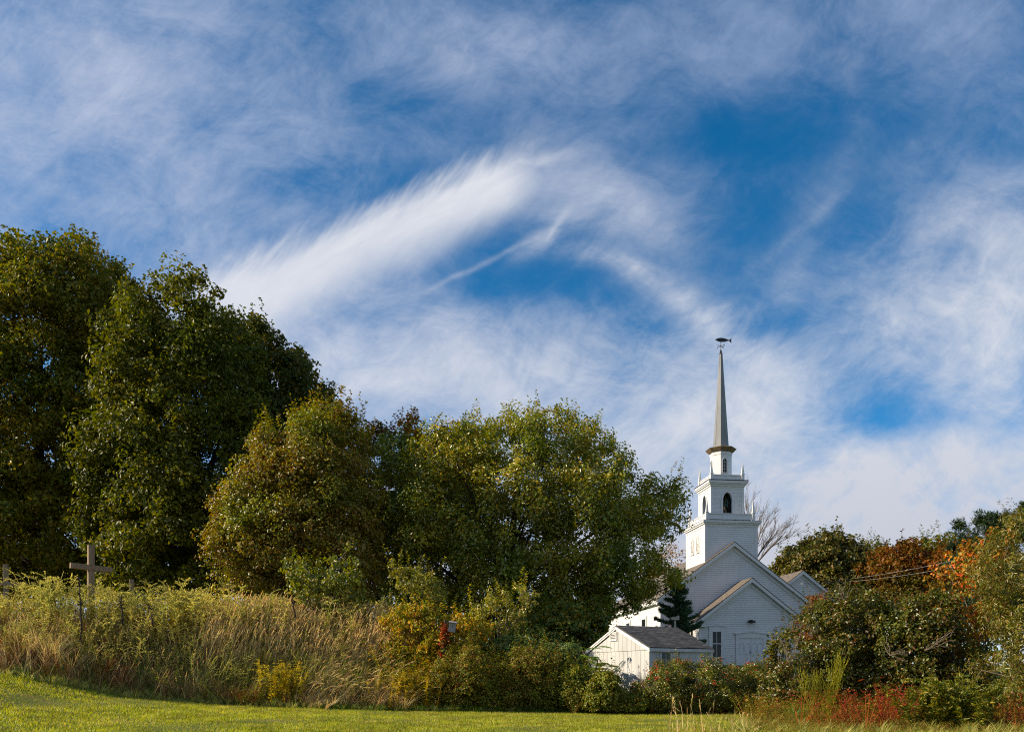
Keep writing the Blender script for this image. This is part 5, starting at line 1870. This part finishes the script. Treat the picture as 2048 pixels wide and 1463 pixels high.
def weed_bank():
    rng = np.random.default_rng(31)

    def band(n, x0, x1, d0, d1, pw=1.0):
        x = rng.uniform(x0, x1, n)
        y = edge_y(x) + d0 + (d1 - d0) * rng.random(n) ** pw
        return x, y
    plumes = [proto_plume(rng, 1.0, arch=rng.uniform(.1, .6)) for _ in range(9)]
    # plume weeds over the left of the bank
    x, y = band(1100, -19, -4.2, 1.0, 6.5)
    k = (x < -9.6) | (rng.random(len(x)) < .38)
    x, y = x[k], y[k]
    h = np.interp(y - edge_y(x), [0, 2, 4, 6.5], [.75, 1.05, 1.25, 1.35]) * rng.uniform(.7, 1.15, len(x))
    h *= np.where(x / y < -.605, .72, 1.0)
    h *= 1 + .17 * np.sin(x * 2.1 + 1.0) + .12 * np.sin(x * 5.3)
    h *= np.interp(x, [-19, -9.2, -8.6, -8, -4.2], [1.05, 1.0, .85, 1.0, .9])
    V, F = scatter(rng, plumes, on_ground(x, y), h, .14)
    stuff('plume_weeds', V, F, Lf['plume'])
    x, y = band(70, -19, -4.5, 2.6, 5.0)
    q = x / y
    k = (np.abs(q + .53) > .04) & (np.abs(q + .636) > .03) & (np.abs(q + .478) > .022)
    x, y = x[k], y[k]
    tall = [proto_plume(rng, 1.0, leafy=60, top=.5, arch=rng.uniform(.1, .7), tl=.04, ntop=190) for _ in range(9)]
    V, F = scatter(rng, tall, on_ground(x, y), rng.uniform(1.25, 1.95, len(x)), .22)
    stuff('plume_weeds', V, F, Lf['plume'])
    # leafy undergrowth over the whole bank
    bush = [proto_bush(rng, .8) for _ in range(6)]
    x, y = band(1500, -19, 3.6, .15, 6)
    V, F = scatter(rng, bush, on_ground(x, y), rng.uniform(.45, 1.0, len(x)) * np.interp(y - edge_y(x), [0, 1, 4], [.55, .8, 1.1]), .2)
    stuff('leafy_undergrowth', V, F, Lf['mixed'])
    x, y = band(330, -19, -3.0, .3, 4.8)
    k = np.sin(x * 2.3) + np.sin(x * .9 + y) > .1
    x, y = x[k], y[k]
    V, F = scatter(rng, bush, on_ground(x, y), rng.uniform(.7, 1.25, len(x)), .25)
    stuff('leafy_undergrowth', V, F, Lf['cherry'])
    # dry tall grass in the middle of the bank, leaning right lower down
    gr = [proto_grass(rng, 1.0, .22 + rng.normal() * .1, rng.uniform(.0, .12)) for _ in range(8)]
    x, y = band(2700, -10.4, -3.2, 1.8, 6.3)
    V, F = scatter(rng, gr, on_ground(x, y), rng.uniform(.85, 1.6, len(x)), .12, spin=False)
    stuff('tall_dry_grass', V, F, Lf['straw'])
    x, y = band(800, -19, -9.5, .3, 4)
    V, F = scatter(rng, gr, on_ground(x, y), rng.uniform(.5, 1.0, len(x)), .22)
    stuff('tall_dry_grass', V, F, Lf['straw'])
    ga = [proto_grass(rng, 1.0, .52 + rng.normal() * .2, rng.uniform(.12, .45), blades=2) for _ in range(8)]
    x, y = band(850, -7.0, -3.1, .25, 3.4)
    V, F = scatter(rng, ga, on_ground(x, y), rng.uniform(.6, 1.3, len(x)), .22, spin=False)
    stuff('arching_dry_grass', V, F, Lf['straw'])
    x, y = band(2200, -10.0, -3.1, .5, 5.5)
    V, F = scatter(rng, gr + ga, on_ground(x, y), rng.uniform(.6, 1.2, len(x)), .2, spin=False)
    stuff('green_tan_grass', V, F, Lf['straw_green'])
    # brown stems low on the bank
    bs = [proto_tuft(rng, .8, 9, .35, .008, .1) for _ in range(6)]
    x, y = band(950, -19, -3.2, .2, 3.4)
    V, F = scatter(rng, bs, on_ground(x, y), rng.uniform(.5, 1.1, len(x)), .25)
    stuff('brown_stems', V, F, Lf['brown_stem'])
    # ragged fringe where the mower stops
    tf = [proto_tuft(rng, .34, 12, .7, .010, .4) for _ in range(6)]
    x, y = band(1300, -19, 9.5, -.12, .7)
    V, F = scatter(rng, tf, on_ground(x, y), rng.uniform(.5, 1.15, len(x)), .25)
    stuff('grass_fringe', V, F, Lf['straw_green'])
    x, y = band(900, -6, 9.5, -.2, .6)
    V, F = scatter(rng, tf, on_ground(x, y), rng.uniform(.5, 1.1, len(x)), .25)
    stuff('grass_fringe', V, F, Lf['fresh'])
    # behind the bushes: ground cover up to the shed
    x, y = rng.uniform(-4, 10, 1300), rng.uniform(27, 40, 1300)
    k = ~((x > 2.6) & (y > 30.4) & (x < 9))
    x, y = x[k], y[k]
    V, F = scatter(rng, bush, on_ground(x, y), rng.uniform(.4, .8, len(x)), .2)
    stuff('leafy_undergrowth', V, F, Lf['bramble'])


weed_bank()


def tangle():
    """brambles, vines and tall weeds that knit the shrubs together below the pear tree"""
    rng = np.random.default_rng(88)
    big = [proto_bush(rng, 1.1, 110, .085, .45, .35, 6) for _ in range(6)]
    pl = [proto_plume(rng, 1.0, leafy=70, top=.4, arch=.9, lf=.09) for _ in range(5)]
    for n, x0, x1, d0, d1, pr, m, s0, s1 in ((260, -4.2, -.6, .6, 3.2, big, 'sumac_gold', .6, 1.25), (330, -3.2, 3.2, .35, 3.0, big, 'bramble', .45, 1.0),
                                             (200, -2.6, 3.4, .3, 2.6, pl, 'mixed', .6, 1.25), (160, .2, 3.6, .3, 3.2, big, 'bright', .45, .95), (120, -3.4, 1.0, .3, 2.0, pl, 'goldenrod', .5, 1.0)):
        x = rng.uniform(x0, x1, n)
        y = edge_y(x) + rng.uniform(d0, d1, n)
        V, F = scatter(rng, pr, on_ground(x, y), rng.uniform(s0, s1, n), .3)
        stuff('bramble_tangle', V, F, Lf[m])
    x, y = rng.uniform(1.8, 8.6, 260), rng.uniform(25.6, 28.2, 260)
    V, F = scatter(rng, big, on_ground(x, y), rng.uniform(.3, .75, 260), .3)
    stuff('bramble_tangle', V, F, Lf['bramble'])


tangle()


def clump(name, px, py, Z, n, spread, protos, mat, label, cat, scale=(.7, 1.1), tilt=.15, lean=None, spin=True):
    SEED[0] += 1
    rng = np.random.default_rng(SEED[0])
    x0 = (px - 1024) / F0 * Z
    x = x0 + rng.normal(size=n) * spread
    y = Z + rng.normal(size=n) * spread * .7
    pos = on_ground(x, y)
    b = np.array([x0, Z, float(H(x0, Z))])
    V, F = scatter(rng, protos(rng), pos - b, rng.uniform(*scale, n), tilt, lean, spin)
    o = link_mesh(name, V, F, mat)
    o.location = tuple(b)
    return tag(o, label, cat)


GR = lambda rng: [proto_plume(rng, 1.0, leafy=60, top=.4, arch=.8, lf=.08) for _ in range(4)]
BU = lambda rng: [proto_bush(rng, .8, 90, .07) for _ in range(4)]
TU = lambda h, n=26, sp=.6, cu=.35: (lambda rng: [proto_tuft(rng, h, n, sp, .010, cu) for _ in range(4)])
clump('goldenrod', 565, 1400, 25.3, 26, .30, GR, Lf['goldenrod'], 'yellow goldenrod clump at the foot of the dry grass', 'goldenrod', (.9, 1.35))
clump('goldenrod', 830, 1400, 26.4, 60, .55, GR, Lf['goldenrod'], 'wide golden yellow goldenrod patch right of the arching grass', 'goldenrod', (.8, 1.2))
clump('goldenrod', 355, 1300, 27.5, 26, .45, GR, Lf['goldenrod'], 'goldenrod with yellow tips right of the largest cross', 'goldenrod', (.9, 1.25))
MU = lambda rng: [proto_plume(rng, 1.0, leafy=70, top=.55, arch=rng.uniform(.15, .7), lf=.06, tl=.045, ntop=260) for _ in range(6)]
for px, Z, n, sp, sc, lab in ((102, 26.6, 7, .22, (1.4, 1.95), 'tall feathery seed sprays between the left-edge cross and the largest cross'), (150, 25.8, 5, .22, (1.2, 1.5), 'feathery seed sprays at the dark stalk before the largest cross'),
                              (236, 26.5, 6, .25, (1.2, 1.7), 'arching seed sprays just right of the largest cross'), (322, 27.2, 8, .4, (1.3, 1.75), 'tall seedy weeds between the farthest cross and the dry grass'),
                              (432, 27.0, 12, .55, (1.2, 1.65), 'pale feathery weeds at the left of the tall dry grass'), (520, 27.4, 9, .5, (1.2, 1.6), 'feathery weeds rising out of the tall dry grass')):
    clump('seedy_weed', px, 1300, Z, n, sp, MU, Lf['plume'], lab, 'weed', sc, .2)
clump('red_bramble', 235, 1370, 24.2, 22, .45, BU, Lf['redleaf'], 'low red leaved bramble at the lawn edge below the largest cross', 'bramble', (.4, .7))
clump('red_bramble', 490, 1400, 25.0, 10, .35, BU, Lf['redleaf'], 'small dark red bramble left of the near goldenrod clump', 'bramble', (.35, .6))
clump('red_bramble', 12, 1290, 23.8, 10, .3, BU, Lf['redleaf'], 'red leaved bramble at the left edge of the bank', 'bramble', (.4, .7))
clump('green_weed', 505, 1405, 24.9, 14, .25, BU, Lf['bright'], 'bright green weed at the lawn edge under the dry grass', 'weed', (.4, .75))
clump('dry_tussock', 95, 1350, 23.6, 14, .45, TU(.95, 30, .7), Lf['straw'], 'pale dry grass tussock leaning right near the left edge', 'grass tussock', (.8, 1.2), .2, .35)
clump('dry_tussock', 325, 1390, 24.4, 5, .18, TU(.8, 14, 1.0, .6), Lf['straw'], 'small arching straw tussock at the lawn edge right of the largest cross', 'grass tussock', (.8, 1.15), .2)
clump('dry_tussock', 775, 1400, 25.9, 9, .25, TU(.95, 24, 1.0, .65), Lf['straw'], 'drooping straw tussock touching the lawn beside the goldenrod patch', 'grass tussock', (.9, 1.2), .2, .35)
clump('dry_tussock', 640, 1405, 25.3, 9, .35, TU(.8, 22, .9, .6), Lf['straw'], 'fallen straw tussock on the lawn edge in the middle of the bank', 'grass tussock', (.7, 1.1), .25, .3)


def dead_stalk(px, y0, y1, Z, label):
    SEED[0] += 1
    rng = np.random.default_rng(SEED[0])
    a, b = np.array(P(px + 2, y0, Z)), np.array(P(px - 3, y1, Z))
    pts = bez(a, b, np.array([.05, 0, 0]), 9) + rng.normal(size=(9, 3)) * .012
    pr = [tube(pts, np.linspace(.035, .016, 9), 6)]
    for k in (5, 6, 7, 8):
        for j in range(4):
            d = unit(rng.normal(size=3) + np.array([0, 0, .3])) * .10
            pr.append(tube(np.array([pts[k], pts[k] + d]), np.array([.012, .02]), 4))
    V, F = merge(pr)
    o = link_mesh('dead_stalk', V - a, F, B_dark)
    o.location = tuple(a)
    tag(o, label, 'stalk', 'dark dead stalks on the bank')


dead_stalk(160, 1292, 1155, 24.6, 'tall dark dead stalk just left of the largest cross')
dead_stalk(243, 1250, 1195, 25.6, 'thin dark dead stalk right of the largest cross')
dead_stalk(303, 1250, 1210, 25.8, 'short dark dead stalk beside the goldenrod with yellow tips')
dead_stalk(587, 1235, 1200, 27.4, 'dark dead stalk in the tall dry grass')

# ------------------------------------------------------------------ right foreground
TALL = lambda rng: [proto_plume(rng, 1.0, leafy=90, top=.35, arch=.1, lf=.10, tl=.05) for _ in range(4)]


def upright_weed(rng):
    out = []
    for _ in range(4):
        parts = []
        for s in range(5):
            v, f = proto_plume(rng, 1.0, leafy=60, top=.7, arch=.05, lf=.055, tl=.05, ntop=160)
            v = v * np.array([.26, .26, rng.uniform(.75, 1.0)]) + np.array([rng.normal() * .03, rng.normal() * .03, 0])
            parts.append((v, f))
        out.append(merge(parts))
    return out


clump('yellow_weed', 1638, 1450, 19.0, 8, .17, upright_weed, Lf['lime'], 'tall yellow green weed standing before the red leaved patch', 'weed', (1.0, 2.05), .10)
RB = lambda rng: [proto_bush(rng, .9, 40, .11, .26, .5, 6) for _ in range(6)]
clump('red_shrub', 1705, 1445, 18.6, 26, .52, RB, Lf['redleaf'], 'red leaved shrub patch at the bottom right of the picture', 'shrub', (.45, 1.2), .25)
clump('red_shrub', 1800, 1430, 19.4, 12, .35, RB, Lf['redleaf'], 'smaller red shoots right of the red leaved patch', 'shrub', (.7, 1.25))
clump('red_shrub', 2030, 1440, 18.2, 12, .3, RB, Lf['redleaf'], 'red leaved shoots in the bottom right corner', 'shrub', (.6, 1.0))
clump('fern_weed', 1895, 1440, 18.8, 30, .45, lambda rng: [proto_plume(rng, 1.0, leafy=120, top=.5, arch=1.2, lf=.12, tl=.09) for _ in range(4)], Lf['bright'], 'arching fern-leaved green weed right of the red patch', 'weed', (.9, 1.4), .3)
clump('green_weed', 1600, 1440, 20.5, 16, .4, TU(.7, 20, .5), Lf['fresh'], 'green grassy weed left of the tall yellow green weed', 'weed', (.7, 1.2))
for px, n, lab in ((1370, 16, 'dry reddish grass stems rising before the berry bushes, leftmost tuft'), (1430, 10, 'short dry grass stems on the lawn below the church door'), (1475, 14, 'leaning dry grass stems at the left of the leafy weeds')):
    clump('dry_grass_stems', px, 1460, 17.6, n, .22, lambda rng: [proto_grass(rng, .8, .1 + rng.normal() * .25, rng.uniform(0, .3), w=.010) for _ in range(6)], Lf['straw'], lab, 'dry grass', (.55, 1.1) if px == 1370 else (.3, .75), .25)


def right_undergrowth():
    rng = np.random.default_rng(63)
    x = rng.uniform(5.4, 15, 1500)
    y = rng.uniform(16.2, 24, 1500)
    k = (x / y > .31 + .02 * np.sin(y * 3)) & (x / y < .9)
    x, y = x[k], y[k]
    bush = [proto_bush(rng, .7, 80, .07) for _ in range(5)]
    V, F = scatter(rng, bush, on_ground(x, y), np.interp(y, [16, 19.5, 24], [.22, .45, 1.1]) * rng.uniform(.6, 1.2, len(x)), .25)
    stuff('leafy_undergrowth', V, F, Lf['mixed'])
    x = rng.uniform(4.2, 15, 1100)
    y = rng.uniform(15.5, 23, 1100)
    k = (x / y > .27 + .03 * np.sin(y * 3))
    x, y = x[k], y[k]
    tf = [proto_tuft(rng, .55, 14, .7, .010, .4) for _ in range(5)]
    V, F = scatter(rng, tf, on_ground(x, y), rng.uniform(.3, .85, len(x)), .3)
    stuff('grass_tangle', V, F, Lf['straw_green'])


right_undergrowth()


def lawn_grass():
    rng = np.random.default_rng(12)
    n = 230000
    y = 14.5 + 14 * rng.random(n) ** .9
    x = rng.uniform(-.72, .62, n) * y
    k = (y < edge_y(x) + .1)
    x, y = x[k], y[k]
    n = len(x)
    h = rng.uniform(.03, .075, n)
    a = rng.uniform(0, 6.28, n)
    w = .011
    base = on_ground(x, y, -.004)
    s = np.stack([np.cos(a), np.sin(a), np.zeros(n)], 1) * w
    tip = base + np.stack([rng.normal(size=n) * .028, rng.normal(size=n) * .028, h], 1)
    V = np.stack([base - s, base + s, tip], 1).reshape(-1, 3)
    F = np.arange(3 * n).reshape(-1, 3)
    m = leaf_mat('lawn_blade', [(.10, .125, .010), (.135, .15, .013), (.17, .17, .018), (.21, .165, .03)], gloss=.25, rough=.5, trans=.4, tint=False, k=1.15, patch=.5, patch_cols=[(.10, .13, .012), (.15, .15, .02), (.25, .18, .05)])
    stuff('lawn_grass', V, F, m)


lawn_grass()

# ------------------------------------------------------------------ far woodland behind everything
def woodland():
    rng = np.random.default_rng(8)
    n = 330
    x = rng.uniform(-95, 85, n)
    y = 100 + rng.uniform(0, 14, n) - np.abs(x) * .1
    px = 1024 + x / y * F0
    zt = np.interp(px, [-400, 300, 700, 1100, 1500, 1700, 2050, 2400], [22, 22, 14, 11, 9, 12, 13, 18])
    C = np.stack([x, y, 2 + (zt - 2) * rng.random(n) ** .8], 1)
    V, F = crown_leaves(rng, C, np.full(n, 2.6), 170, .62, up=.5)
    stuff('woodland', V, F, Lf['far_green'])


woodland()
